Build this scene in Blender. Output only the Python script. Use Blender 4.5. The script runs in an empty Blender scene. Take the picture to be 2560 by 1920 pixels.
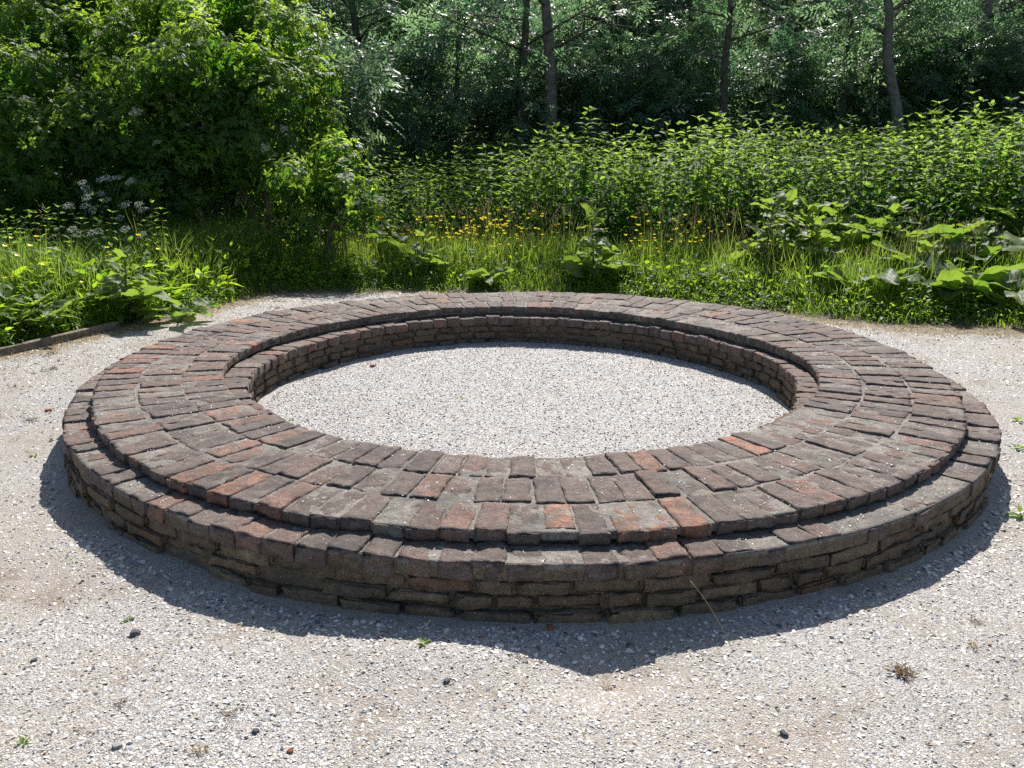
import bpy, math, random
import numpy as np
from mathutils import Matrix, Vector

random.seed(7)
rng = np.random.default_rng(11)
S = bpy.context.scene
COL = S.collection
PI = math.pi

# ------------------------------------------------------------------ camera
CAM = np.array([-0.08587, -5.3225, 1.6])
PITCH, ROLL, FPX = 0.27198, 0.00863, 2050.0
cam_d = bpy.data.cameras.new("camera")
cam = bpy.data.objects.new("camera", cam_d)
COL.objects.link(cam)
cp, sp, cr, sr = math.cos(PITCH), math.sin(PITCH), math.cos(ROLL), math.sin(ROLL)
ax_x = Vector((cr, sr * sp, sr * cp))
ax_y = Vector((-sr, cr * sp, cr * cp))
ax_f = Vector((0, cp, -sp))
cam.matrix_world = Matrix(((ax_x.x, ax_y.x, -ax_f.x, CAM[0]), (ax_x.y, ax_y.y, -ax_f.y, CAM[1]),
                           (ax_x.z, ax_y.z, -ax_f.z, CAM[2]), (0, 0, 0, 1)))
cam_d.sensor_width = 36
cam_d.lens = 36 * FPX / 2560
cam_d.clip_start = 0.05
cam_d.clip_end = 2000
S.camera = cam

# ------------------------------------------------------------------ light
SUN_AZ, SUN_EL = math.radians(81), math.radians(47)     # azimuth counted from +X towards +Y
world = bpy.data.worlds.new("World")
S.world = world
world.use_nodes = True
wn = world.node_tree
bg = wn.nodes["Background"]
sky = wn.nodes.new("ShaderNodeTexSky")
sky.sky_type = 'NISHITA'
sky.sun_disc = False
sky.sun_elevation = SUN_EL
sky.sun_rotation = PI / 2 - SUN_AZ
wn.links.new(sky.outputs[0], bg.inputs[0])
bg.inputs[1].default_value = 0.088
sl = bpy.data.lights.new("sun", 'SUN')
sl.energy = 5.0
sl.angle = math.radians(0.55)
sl.color = (1.0, 0.965, 0.915)
sun = bpy.data.objects.new("sun", sl)
COL.objects.link(sun)
sdir = Vector((math.cos(SUN_AZ) * math.cos(SUN_EL), math.sin(SUN_AZ) * math.cos(SUN_EL), math.sin(SUN_EL)))
sun.rotation_euler = sdir.to_track_quat('Z', 'Y').to_euler()
sun.location = sdir * 40
S.view_settings.view_transform = 'Standard'
S.view_settings.look = 'None'
S.view_settings.exposure = 0.62
S.view_settings.gamma = 1
S.render.engine = 'CYCLES'
S.cycles.max_bounces = 8
S.cycles.diffuse_bounces = 4
S.cycles.transmission_bounces = 4
S.cycles.glossy_bounces = 3
S.cycles.sample_clamp_indirect = 6
S.cycles.use_denoising = False


# ------------------------------------------------------------------ helpers
_tab = rng.random((48, 48, 48))


def vnoise(p):
    i = np.floor(p).astype(int)
    f = p - i
    f = f * f * (3 - 2 * f)
    i0 = i % 48
    i1 = (i + 1) % 48
    g = lambda a, b, c: _tab[a[..., 0], b[..., 1], c[..., 2]]
    x00 = g(i0, i0, i0) * (1 - f[..., 0]) + g(i1, i0, i0) * f[..., 0]
    x10 = g(i0, i1, i0) * (1 - f[..., 0]) + g(i1, i1, i0) * f[..., 0]
    x01 = g(i0, i0, i1) * (1 - f[..., 0]) + g(i1, i0, i1) * f[..., 0]
    x11 = g(i0, i1, i1) * (1 - f[..., 0]) + g(i1, i1, i1) * f[..., 0]
    y0 = x00 * (1 - f[..., 1]) + x10 * f[..., 1]
    y1 = x01 * (1 - f[..., 1]) + x11 * f[..., 1]
    return y0 * (1 - f[..., 2]) + y1 * f[..., 2]


def fbm(p, o=3):
    s, a, t = 0, 1, 0
    for k in range(o):
        s = s + a * vnoise(p * 2.03 ** k + 7.7 * k)
        t += a
        a *= .5
    return s / t


def fbm2(x, y, sc, o=3):
    return fbm(np.stack([x * sc, y * sc, np.zeros_like(x) + 3.3], -1), o)


def tag(o, label=None, cat=None, group=None, kind=None):
    for k, v in (('label', label), ('category', cat), ('group', group), ('kind', kind)):
        if v:
            o[k] = v
    return o


def empty(name, loc, rz=0.0, label=None, cat=None, group=None):
    o = bpy.data.objects.new(name, None)
    COL.objects.link(o)
    o.location = loc
    o.rotation_euler = (0, 0, rz)
    o.empty_display_size = .1
    return tag(o, label, cat, group)


def mesh_data(name, V, faces, mats, attrs=None, smooth=False, fmat=None):
    """V (n,3); faces: list of (m,k) index arrays; attrs: {name: (n,) or (n,3)}"""
    me = bpy.data.meshes.new(name)
    V = np.ascontiguousarray(V, np.float32)
    faces = [np.asarray(f, np.int32) for f in faces if len(f)]
    me.vertices.add(len(V))
    me.vertices.foreach_set("co", V.ravel())
    loops = np.concatenate([f.ravel() for f in faces])
    sizes = np.concatenate([np.full(len(f), f.shape[1], np.int32) for f in faces])
    starts = np.concatenate([[0], np.cumsum(sizes)[:-1]]).astype(np.int32)
    me.loops.add(len(loops))
    me.loops.foreach_set("vertex_index", loops)
    me.polygons.add(len(sizes))
    me.polygons.foreach_set("loop_start", starts)
    if smooth:
        me.polygons.foreach_set("use_smooth", np.ones(len(sizes), bool))
    for m in (mats if isinstance(mats, (list, tuple)) else [mats]):
        me.materials.append(m)
    if fmat is not None:
        me.polygons.foreach_set("material_index", np.asarray(fmat, np.int32))
    for k, v in (attrs or {}).items():
        v = np.asarray(v, np.float32)
        if v.ndim == 1:
            a = me.attributes.new(k, 'FLOAT', 'POINT')
            a.data.foreach_set("value", v)
        else:
            a = me.attributes.new(k, 'FLOAT_COLOR', 'POINT')
            a.data.foreach_set("color", np.concatenate([v, np.ones((len(v), 1), np.float32)], 1).ravel())
    me.update(calc_edges=True)
    return me


def link(name, me, parent=None, loc=None):
    o = bpy.data.objects.new(name, me)
    COL.objects.link(o)
    if parent:
        o.parent = parent
    if loc is not None:
        o.location = loc
    return o


class MB:
    """collects pieces into one mesh"""

    def __init__(s):
        s.V, s.F, s.A, s.M, s.n = [], [], [], [], 0

    def add(s, V, faces, tint=0.5, mat=0):
        V = np.asarray(V, float)
        s.V.append(V)
        t = np.asarray(tint, float)
        if t.ndim == 0:
            t = np.full(len(V), float(t))
        elif t.ndim == 1 and t.shape[0] == 3 and len(V) != 3:
            t = np.tile(t, (len(V), 1))
        s.A.append(t)
        for f in faces:
            if len(f):
                f = np.asarray(f)
                s.F.append(f + s.n)
                s.M.append(np.full(len(f), mat))
        s.n += len(V)

    def proto(s):
        return np.concatenate(s.V), s.F, np.concatenate(s.A)

    def data(s, name, mats, smooth=False):
        return mesh_data(name, np.concatenate(s.V), s.F, mats, {'tint': np.concatenate(s.A)}, smooth, np.concatenate(s.M))

    def build(s, name, mats, parent=None, smooth=False, loc=None):
        return link(name, s.data(name, mats, smooth), parent, loc)


def inst(proto, M, T, tint=None, jit=0.0):
    """replicates a proto (V, faces, tint) with matrices M (N,3,3) and offsets T (N,3)"""
    V, F, A = proto
    N, n = len(M), len(V)
    W = np.einsum('nij,vj->nvi', M, V) + T[:, None, :]
    off = (np.arange(N) * n)[:, None, None]
    FF = [(np.asarray(f)[None] + off).reshape(-1, np.asarray(f).shape[1]) for f in F]
    a = np.tile(A, (N, 1)) if A.ndim == 1 else np.tile(A, (N, 1, 1))
    if tint is not None:
        a = a + (tint[:, None] if A.ndim == 1 else tint[:, None, :])
    a = a.reshape(N * n) if A.ndim == 1 else a.reshape(N * n, -1)
    return W.reshape(-1, 3), FF, a


def nrm(v):
    return v / np.maximum(np.linalg.norm(v, axis=-1, keepdims=True), 1e-9)


def frames(X, U, scale=1.0, axis='x'):
    """matrices with local x along X (or local z along X when axis='z'), second axis from U"""
    X = nrm(X)
    Y = nrm(np.cross(U, X))
    Z = np.cross(X, Y)
    sc = np.asarray(scale, float)
    if sc.ndim == 1:
        sc = sc[:, None, None]
    if axis == 'x':
        return np.stack([X, Y, Z], -1) * sc
    return np.stack([Y, Z, X], -1) * sc


def rand_rz(n, scale=1.0, lean=0.0):
    a = rng.random(n) * 2 * PI
    up = nrm(np.stack([rng.normal(0, lean, n), rng.normal(0, lean, n), np.ones(n)], -1)) if lean else np.tile([0, 0, 1.0], (n, 1))
    U = np.stack([np.cos(a), np.sin(a), np.zeros(n)], -1)
    return frames(up, U, scale, 'z')


def tube(P, R, seg=6, cap=True):
    P = np.asarray(P, float)
    R = np.asarray(R, float) * np.ones(len(P))
    T = nrm(np.gradient(P, axis=0))
    ref = np.array([0.3, 0.9, 0.1])
    A = nrm(np.cross(T, ref))
    B = np.cross(T, A)
    an = np.arange(seg) * 2 * PI / seg
    V = (P[:, None] + R[:, None, None] * (np.cos(an)[None, :, None] * A[:, None] + np.sin(an)[None, :, None] * B[:, None])).reshape(-1, 3)
    i, j = np.meshgrid(np.arange(len(P) - 1), np.arange(seg), indexing='ij')
    j2 = (j + 1) % seg
    F = np.stack([i * seg + j, i * seg + j2, (i + 1) * seg + j2, (i + 1) * seg + j], -1).reshape(-1, 4)
    fs = [F]
    if cap:
        fs.append(np.array([[(len(P) - 1) * seg + k for k in range(seg)]]))
        fs.append(np.array([[k for k in range(seg)][::-1]]))
    return V, fs


def leaf(w=.4, droop=.15, fold=.06):
    """lanceolate leaf, length 1 along x, 8 vertices"""
    d = lambda x: -droop * x * x
    V = np.array([[0, 0, 0], [.34, 0, d(.34)], [.68, 0, d(.68)], [1, 0, d(1)],
                  [.3, w * .5, d(.3) + fold], [.66, w * .36, d(.66) + fold * .7],
                  [.3, -w * .5, d(.3) + fold], [.66, -w * .36, d(.66) + fold * .7]])
    return V, [np.array([[1, 2, 5, 4], [2, 1, 6, 7]]), np.array([[0, 1, 4], [2, 3, 5], [1, 0, 6], [3, 2, 7]])]


def leaf_small(w=.4, fold=.06, droop=.1):
    V = np.array([[0, 0, 0], [.5, 0, -fold], [1, 0, -droop], [.42, w * .5, 0], [.42, -w * .5, 0]])
    return V, [np.array([[0, 1, 2, 3], [0, 4, 2, 1]])]


# ------------------------------------------------------------------ materials
def mat_new(name):
    m = bpy.data.materials.new(name)
    m.use_nodes = True
    nt = m.node_tree
    for n in list(nt.nodes):
        nt.nodes.remove(n)
    out = nt.nodes.new("ShaderNodeOutputMaterial")
    return m, nt, out


def N(nt, t, **kw):
    n = nt.nodes.new("ShaderNode" + t)
    for k, v in kw.items():
        if k.startswith('i_'):
            n.inputs[k[2:].replace('_', ' ')].default_value = v
        else:
            setattr(n, k, v)
    return n


def ramp(nt, src, stops, interp='LINEAR'):
    r = nt.nodes.new("ShaderNodeValToRGB")
    r.color_ramp.interpolation = interp
    e = r.color_ramp.elements
    while len(e) < len(stops):
        e.new(0.5)
    for k, (p, c) in enumerate(stops):
        e[k].position = p
        e[k].color = (c, c, c, 1) if isinstance(c, (int, float)) else (*c, 1)
    nt.links.new(src, r.inputs[0])
    return r


def mixc(nt, fac, a, b, blend='MIX'):
    n = nt.nodes.new("ShaderNodeMix")
    n.data_type = 'RGBA'
    n.blend_type = blend
    for k, v in ((0, fac), (6, a), (7, b)):
        if isinstance(v, (int, float)):
            n.inputs[k].default_value = v
        elif isinstance(v, tuple):
            n.inputs[k].default_value = (*v, 1)
        else:
            nt.links.new(v, n.inputs[k])
    return n.outputs[2]


def math_n(nt, op, a, b=None, clamp=False):
    n = nt.nodes.new("ShaderNodeMath")
    n.operation = op
    n.use_clamp = clamp
    for k, v in ((0, a), (1, b)):
        if v is None:
            continue
        if isinstance(v, (int, float)):
            n.inputs[k].default_value = v
        else:
            nt.links.new(v, n.inputs[k])
    return n.outputs[0]


def bump(nt, h, dist, strength=1.0, prev=None):
    b = nt.nodes.new("ShaderNodeBump")
    b.inputs["Strength"].default_value = strength
    b.inputs["Distance"].default_value = dist
    nt.links.new(h, b.inputs["Height"])
    if prev is not None:
        nt.links.new(prev, b.inputs["Normal"])
    return b.outputs[0]


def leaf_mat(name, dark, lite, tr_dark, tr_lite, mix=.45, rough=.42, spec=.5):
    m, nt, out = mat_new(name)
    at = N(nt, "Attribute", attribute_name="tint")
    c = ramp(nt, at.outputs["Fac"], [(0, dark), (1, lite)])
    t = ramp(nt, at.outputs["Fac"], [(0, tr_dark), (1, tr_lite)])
    pb = N(nt, "BsdfPrincipled")
    nt.links.new(c.outputs[0], pb.inputs["Base Color"])
    pb.inputs["Roughness"].default_value = rough
    pb.inputs["Specular IOR Level"].default_value = spec
    tb = N(nt, "BsdfTranslucent")
    nt.links.new(t.outputs[0], tb.inputs[0])
    mx = N(nt, "MixShader")
    mx.inputs[0].default_value = mix
    nt.links.new(pb.outputs[0], mx.inputs[1])
    nt.links.new(tb.outputs[0], mx.inputs[2])
    nt.links.new(mx.outputs[0], out.inputs[0])
    return m


M_ELDER = leaf_mat("elder_leaf", (.030, .075, .018), (.10, .18, .035), (.13, .33, .02), (.66, .86, .08), mix=.52, rough=.5, spec=.28)
M_ASH = leaf_mat("woodland_leaf", (.026, .064, .042), (.10, .16, .10), (.09, .25, .10), (.54, .76, .33), mix=.46, rough=.42, spec=.45)  # blue added to these leaf colours stands in for haze over the wood
M_NETTLE = leaf_mat("nettle_leaf", (.028, .066, .022), (.09, .16, .04), (.13, .31, .04), (.52, .74, .10), mix=.5, rough=.6, spec=.18)
M_GRASS = leaf_mat("grass_blade", (.05, .10, .02), (.14, .19, .05), (.18, .36, .03), (.52, .66, .09), mix=.5, rough=.55, spec=.25)
M_WEED = leaf_mat("weed_leaf", (.05, .10, .018), (.11, .18, .03), (.20, .42, .02), (.56, .76, .05), mix=.52, rough=.5, spec=.28)
M_BURDOCK = leaf_mat("burdock_leaf", (.06, .10, .035), (.12, .17, .06), (.20, .38, .03), (.36, .50, .06), mix=.46, rough=.55, spec=.3)
M_STRAW = leaf_mat("dry_grass", (.20, .14, .07), (.42, .33, .19), (.2, .15, .07), (.4, .32, .16), mix=.25, rough=.7, spec=.2)


def simple_mat(name, col, rough=.7, spec=.3, var=.25, sc=20, bmp=.0, trans=None):
    m, nt, out = mat_new(name)
    pb = N(nt, "BsdfPrincipled", i_Roughness=rough)
    pb.inputs["Specular IOR Level"].default_value = spec
    tc = N(nt, "TexCoord")
    ns = N(nt, "TexNoise", i_Scale=sc, i_Detail=6.0)
    nt.links.new(tc.outputs["Object"], ns.inputs[0])
    d = tuple(c * (1 - var) for c in col)
    l = tuple(min(1, c * (1 + var)) for c in col)
    r = ramp(nt, ns.outputs[0], [(.3, d), (.7, l)])
    nt.links.new(r.outputs[0], pb.inputs["Base Color"])
    if bmp:
        nt.links.new(bump(nt, ns.outputs[0], bmp), pb.inputs["Normal"])
    if trans:
        tb = N(nt, "BsdfTranslucent")
        tb.inputs[0].default_value = (*trans, 1)
        mx = N(nt, "MixShader")
        mx.inputs[0].default_value = .4
        nt.links.new(pb.outputs[0], mx.inputs[1])
        nt.links.new(tb.outputs[0], mx.inputs[2])
        nt.links.new(mx.outputs[0], out.inputs[0])
    else:
        nt.links.new(pb.outputs[0], out.inputs[0])
    return m


M_BARK = simple_mat("bark", (.09, .075, .06), .9, .2, .5, 14, .02)
M_BARK_PALE = simple_mat("pale_bark", (.16, .15, .125), .85, .25, .4, 12, .015)
M_TWIG = simple_mat("elder_stem", (.12, .105, .075), .9, .2, .4, 30, .01)
M_STALK = simple_mat("green_stalk", (.12, .17, .05), .55, .35, .3, 30, 0, (.2, .3, .05))
M_PETAL = simple_mat("buttercup_petal", (.86, .74, .03), .35, .5, .12, 60, 0, (.9, .78, .03))
M_UMBEL = simple_mat("white_umbel", (.72, .74, .66), .6, .3, .1, 60, 0, (.7, .72, .6))
M_ELDERFLOWER = simple_mat("elder_blossom", (.68, .68, .52), .6, .3, .12, 60, 0, (.6, .62, .4))
M_WOOD = simple_mat("weathered_timber", (.17, .14, .10), .85, .25, .4, 26, .006)


def shell_colours(nt, src):
    return ramp(nt, src, [(0, (.09, .09, .10)), (.045, (.25, .25, .27)), (.12, (.40, .355, .31)), (.30, (.54, .495, .435)), (.46, (.28, .21, .155)),
                          (.50, (.60, .565, .51)), (.65, (.41, .385, .355)), (.75, (.70, .68, .64)), (.85, (.34, .345, .385)),
                          (.91, (.70, .68, .64)), (.98, (.46, .36, .27))], 'CONSTANT')


def gravel_nodes(nt, sc, fines, fine_lo, fine_hi, chroma=1.0):
    """returns (colour, normal) of crushed shells, pieces about 1/sc metres"""
    ge = N(nt, "NewGeometry")
    pos = ge.outputs["Position"]
    wob = N(nt, "TexNoise", i_Scale=sc * .8, i_Detail=2.0)
    nt.links.new(pos, wob.inputs[0])
    wv = nt.nodes.new("ShaderNodeVectorMath")
    wv.operation = 'MULTIPLY_ADD'
    nt.links.new(wob.outputs["Color"], wv.inputs[0])
    wv.inputs[1].default_value = (.9 / sc,) * 3
    nt.links.new(pos, wv.inputs[2])
    v1 = N(nt, "TexVoronoi", i_Scale=sc)
    nt.links.new(wv.outputs[0], v1.inputs["Vector"])
    v2 = N(nt, "TexVoronoi", i_Scale=sc * 2.3)
    nt.links.new(wv.outputs[0], v2.inputs["Vector"])
    s1 = N(nt, "SeparateColor")
    nt.links.new(v1.outputs["Color"], s1.inputs[0])
    s2 = N(nt, "SeparateColor")
    nt.links.new(v2.outputs["Color"], s2.inputs[0])
    c1 = shell_colours(nt, s1.outputs[0]).outputs[0]
    c2 = shell_colours(nt, s2.outputs[0]).outputs[0]
    sel = math_n(nt, 'GREATER_THAN', s1.outputs[1], .5)
    col = mixc(nt, sel, c2, c1)
    n = N(nt, "TexNoise", i_Scale=1.3, i_Detail=6.0, i_Roughness=.65)
    nt.links.new(pos, n.inputs[0])
    fm = ramp(nt, n.outputs[0], [(.42, fine_lo), (.64, fine_hi)]).outputs[0]
    gr = N(nt, "TexNoise", i_Scale=420.0, i_Detail=3.0)
    nt.links.new(pos, gr.inputs[0])
    fcol = ramp(nt, gr.outputs[0], [(.3, tuple(c * .72 for c in fines)), (.7, tuple(min(1, c * 1.25) for c in fines))]).outputs[0]
    col = mixc(nt, fm, col, fcol)
    h1 = math_n(nt, 'ADD', math_n(nt, 'MULTIPLY', s1.outputs[2], 1.2), math_n(nt, 'MULTIPLY', v1.outputs["Distance"], -1.0))
    h2 = math_n(nt, 'ADD', math_n(nt, 'MULTIPLY', s2.outputs[2], .5), math_n(nt, 'MULTIPLY', v2.outputs["Distance"], -.5))
    h = math_n(nt, 'ADD', h1, h2)
    nor = bump(nt, h, .006, .8)
    return col, nor, pos


def ground_material():
    m, nt, out = mat_new("shell_gravel_ground")
    col, nor, pos = gravel_nodes(nt, 160, (.44, .375, .30), .04, .80)
    # soil and dead grass of the verge, by the height-sheet's own mask
    at = N(nt, "Attribute", attribute_name="verge")
    n = N(nt, "TexNoise", i_Scale=9.0, i_Detail=8.0, i_Roughness=.7)
    nt.links.new(pos, n.inputs[0])
    edge = math_n(nt, 'ADD', at.outputs["Fac"], math_n(nt, 'MULTIPLY', math_n(nt, 'SUBTRACT', n.outputs[0], .5), .9))
    dry = ramp(nt, edge, [(.14, 0.0), (.38, 1.0)]).outputs[0]
    soil = ramp(nt, edge, [(.6, 0.0), (.85, 1.0)]).outputs[0]
    n2 = N(nt, "TexNoise", i_Scale=70.0, i_Detail=6.0)
    nt.links.new(pos, n2.inputs[0])
    dcol = ramp(nt, n2.outputs[0], [(.3, (.17, .12, .065)), (.7, (.40, .30, .17))]).outputs[0]
    scol = ramp(nt, n2.outputs[0], [(.3, (.028, .024, .015)), (.7, (.06, .052, .03))]).outputs[0]
    col = mixc(nt, math_n(nt, 'MULTIPLY', dry, .95), col, dcol)
    col = mixc(nt, soil, col, scol)
    # worn sandy patches and blown debris
    n3 = N(nt, "TexNoise", i_Scale=2.6, i_Detail=9.0, i_Roughness=.72)
    nt.links.new(pos, n3.inputs[0])
    deb = ramp(nt, n3.outputs[0], [(.57, 0.0), (.68, .7)]).outputs[0]
    col = mixc(nt, deb, col, (.26, .19, .13))
    pb = N(nt, "BsdfPrincipled", i_Roughness=.72)
    pb.inputs["Specular IOR Level"].default_value = .35
    nt.links.new(col, pb.inputs["Base Color"])
    nt.links.new(nor, pb.inputs["Normal"])
    nt.links.new(pb.outputs[0], out.inputs[0])
    return m


def bed_material():
    m, nt, out = mat_new("clean_shell_gravel")
    col, nor, pos = gravel_nodes(nt, 130, (.47, .465, .455), .0, .3)
    pb = N(nt, "BsdfPrincipled", i_Roughness=.6)
    pb.inputs["Specular IOR Level"].default_value = .4
    nt.links.new(col, pb.inputs["Base Color"])
    nt.links.new(nor, pb.inputs["Normal"])
    nt.links.new(pb.outputs[0], out.inputs[0])
    return m


def chip_material():
    m, nt, out = mat_new("shell_piece")
    at = N(nt, "Attribute", attribute_name="tint")
    c = shell_colours(nt, at.outputs["Fac"])
    pb = N(nt, "BsdfPrincipled", i_Roughness=.5)
    nt.links.new(c.outputs[0], pb.inputs["Base Color"])
    nt.links.new(pb.outputs[0], out.inputs[0])
    return m


def brick_material(name, wall=False, mortar=False):
    m, nt, out = mat_new(name)
    at = N(nt, "Attribute", attribute_name="tint")
    ge = N(nt, "NewGeometry")
    pos = ge.outputs["Position"]
    col = at.outputs["Color"]

    def nz(sc, det=8.0, ro=.6):
        n = N(nt, "TexNoise", i_Scale=sc, i_Detail=det, i_Roughness=ro)
        nt.links.new(pos, n.inputs[0])
        return n.outputs[0]
    fine = nz(140, 5)
    mid = nz(26, 8, .7)
    big = nz(5.5, 8, .65)
    if not mortar:
        crust = ramp(nt, nz(17, 9, .7), [(.40, .38), (.62, .92)]).outputs[0]
        col = mixc(nt, crust, col, (.152, .120, .102) if not wall else (.155, .112, .076))
    col = mixc(nt, 1.0, col, ramp(nt, mid, [(.25, .55), (.5, 1.0), (.78, 1.5)]).outputs[0], 'MULTIPLY')
    col = mixc(nt, 1.0, col, ramp(nt, fine, [(.3, .5), (.7, 1.55)]).outputs[0], 'MULTIPLY')
    # dark crust of algae and soot
    col = mixc(nt, ramp(nt, big, [(.50, 0.0), (.66, .55 if not mortar else .5)]).outputs[0], col, (.042, .036, .033) if not wall else (.05, .042, .032))
    # grey lichen film
    g = nz(11, 9, .72)
    col = mixc(nt, ramp(nt, g, [(.55, 0.0), (.70, .42)]).outputs[0], col, (.20, .182, .17) if not wall else (.17, .145, .10))
    # small pale lichen spots
    v = N(nt, "TexVoronoi", i_Scale=62.0)
    nt.links.new(pos, v.inputs["Vector"])
    sv = N(nt, "SeparateColor")
    nt.links.new(v.outputs["Color"], sv.inputs[0])
    spot = math_n(nt, 'MULTIPLY', math_n(nt, 'LESS_THAN', math_n(nt, 'ADD', v.outputs["Distance"], math_n(nt, 'MULTIPLY', fine, .5)), .42), math_n(nt, 'GREATER_THAN', sv.outputs[0], .90 if not wall else .95))
    col = mixc(nt, math_n(nt, 'MULTIPLY', spot, .75), col, (.48, .46, .43))
    pb = N(nt, "BsdfPrincipled", i_Roughness=.82)
    pb.inputs["Specular IOR Level"].default_value = .3
    nt.links.new(col, pb.inputs["Base Color"])
    h = math_n(nt, 'ADD', math_n(nt, 'MULTIPLY', mid, 1.0), math_n(nt, 'MULTIPLY', fine, .35))
    nt.links.new(bump(nt, h, .014, .9), pb.inputs["Normal"])
    nt.links.new(pb.outputs[0], out.inputs[0])
    return m


# ------------------------------------------------------------------ terrain
EDGE = np.array([[-9, -6], [-6.6, -1.6], [-5.2, .0], [-4.35, .75], [-3.95, 1.75], [-3.5, 2.75], [-3.25, 3.6], [-2.9, 4.3], [-1.6, 4.55], [-.4, 4.4],
                 [.9, 4.2], [1.9, 3.85], [2.55, 3.5], [3.1, 3.05], [3.8, 2.72], [5.0, 2.6], [7, 2.3], [12, 1.5], [14, -6], [0, -40]], float)


def edge_dist(x, y):
    """signed distance to the edge of the clearing, positive in the verge"""
    x, y = np.asarray(x, float), np.asarray(y, float)
    d = np.full(x.shape, 1e9)
    ins = np.zeros(x.shape, bool)
    n = len(EDGE)
    for k in range(n):
        a, b = EDGE[k], EDGE[(k + 1) % n]
        e = b - a
        t = np.clip(((x - a[0]) * e[0] + (y - a[1]) * e[1]) / (e @ e), 0, 1)
        d = np.minimum(d, np.hypot(x - a[0] - t * e[0], y - a[1] - t * e[1]))
        c = (a[1] > y) != (b[1] > y)
        with np.errstate(divide='ignore', invalid='ignore'):
            xi = a[0] + (y - a[1]) / (e[1] if e[1] else 1e-9) * e[0]
        ins ^= c & (x < xi)
    return np.where(ins, -d, d)


def smooth(a, b, x):
    t = np.clip((x - a) / (b - a), 0, 1)
    return t * t * (3 - 2 * t)


def hz(x, y):
    x, y = np.asarray(x, float), np.asarray(y, float)
    d = edge_dist(x, y)
    h = (fbm2(x, y, .9, 3) - .5) * .05 + (fbm2(x, y, 4.5, 2) - .5) * .014
    near = smooth(3.3, 2.6, np.hypot(x, y))
    h = h * (1 - .6 * near)
    h = h - .055 * np.exp(-(((x - .20) / .22) ** 2 + ((y + 3.02) / .16) ** 2))
    h = h + .03 * np.exp(-(((x + .35) / .4) ** 2 + ((y + 2.95) / .2) ** 2)) + .02 * np.exp(-(((x + 1.7) / .5) ** 2 + ((y + 2.2) / .3) ** 2))
    bank = smooth(.2, 5.0, d) * (.12 + .36 * smooth(-2, 8, x))
    far = smooth(5, 30, d) * .5
    return h + np.where(d > 0, bank + far, 0) + np.where(d > 0, smooth(0, .25, d) * .03, 0)


def axis(lo, hi, step, far, grow=1.16):
    a = list(np.arange(lo, hi + 1e-6, step))
    s = step
    while a[-1] < far:
        s *= grow
        a.append(a[-1] + s)
    s = step
    while a[0] > -far:
        s *= grow
        a.insert(0, a[0] - s)
    return np.array(a)


M_GROUND = ground_material()
M_BED = bed_material()
M_CHIP = chip_material()
xs, ys = axis(-5.0, 5.0, .045, 400), axis(-4.3, 6.2, .045, 400)
X, Y = np.meshgrid(xs, ys, indexing='ij')
Z = hz(X, Y)
Z = np.where(np.hypot(X, Y) < 2.45, -.12, Z)
D = edge_dist(X, Y)
nx, ny = len(xs), len(ys)
i, j = np.meshgrid(np.arange(nx - 1), np.arange(ny - 1), indexing='ij')
F = np.stack([i * ny + j, (i + 1) * ny + j, (i + 1) * ny + j + 1, i * ny + j + 1], -1).reshape(-1, 4)
g = link("ground", mesh_data("ground", np.stack([X, Y, Z], -1).reshape(-1, 3), [F], M_GROUND, {'verge': smooth(-.45 - .35 * smooth(2.0, 3.5, X), .35, D).ravel()}, True))
tag(g, "pale crushed shell gravel ground of the clearing around the brick ring", "ground", kind="structure")


# ------------------------------------------------------------------ brick ring
def four(c):
    def f(th):
        s = c[0]
        for k in range(1, 5):
            s = s + c[2 * k - 1] * np.cos(k * th) + c[2 * k] * np.sin(k * th)
        return s
    return f


fA = four([0.02, 0.025, 0.037, -0.023, 0.029, -0.021, 0.002, -0.007, -0.008])
fB = four([0.019, -0.005, 0.024, 0.001, -0.013, -0.002, 0.008, -0.005, -0.009])
fD = four([-0.01, -0.035, -0.014, 0.009, -0.009, 0.003, -0.017, 0.023, 0.0])
fE = four([0.013, 0.006, -0.019, -0.018, -0.013, -0.012, 0.009, 0.018, 0.027])
fr_ = lambda t: np.clip(np.cos(t + PI / 2) * 1.6, 0, 1) ** 1.0
R_uo = lambda t: 2.646 + fA(t) - .042 * fr_(t)
R_lo = lambda t: np.maximum(2.7497 + fB(t), R_uo(t) + .05)
R_ui = lambda t: 1.872 + fD(t) - .056 * fr_(t)
R_li = lambda t: np.minimum(1.746 + fE(t), R_ui(t) - .07)
ZU, ZL = .3044, .2307
ZUT = lambda t: ZU - .022 * fr_(t)


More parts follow.
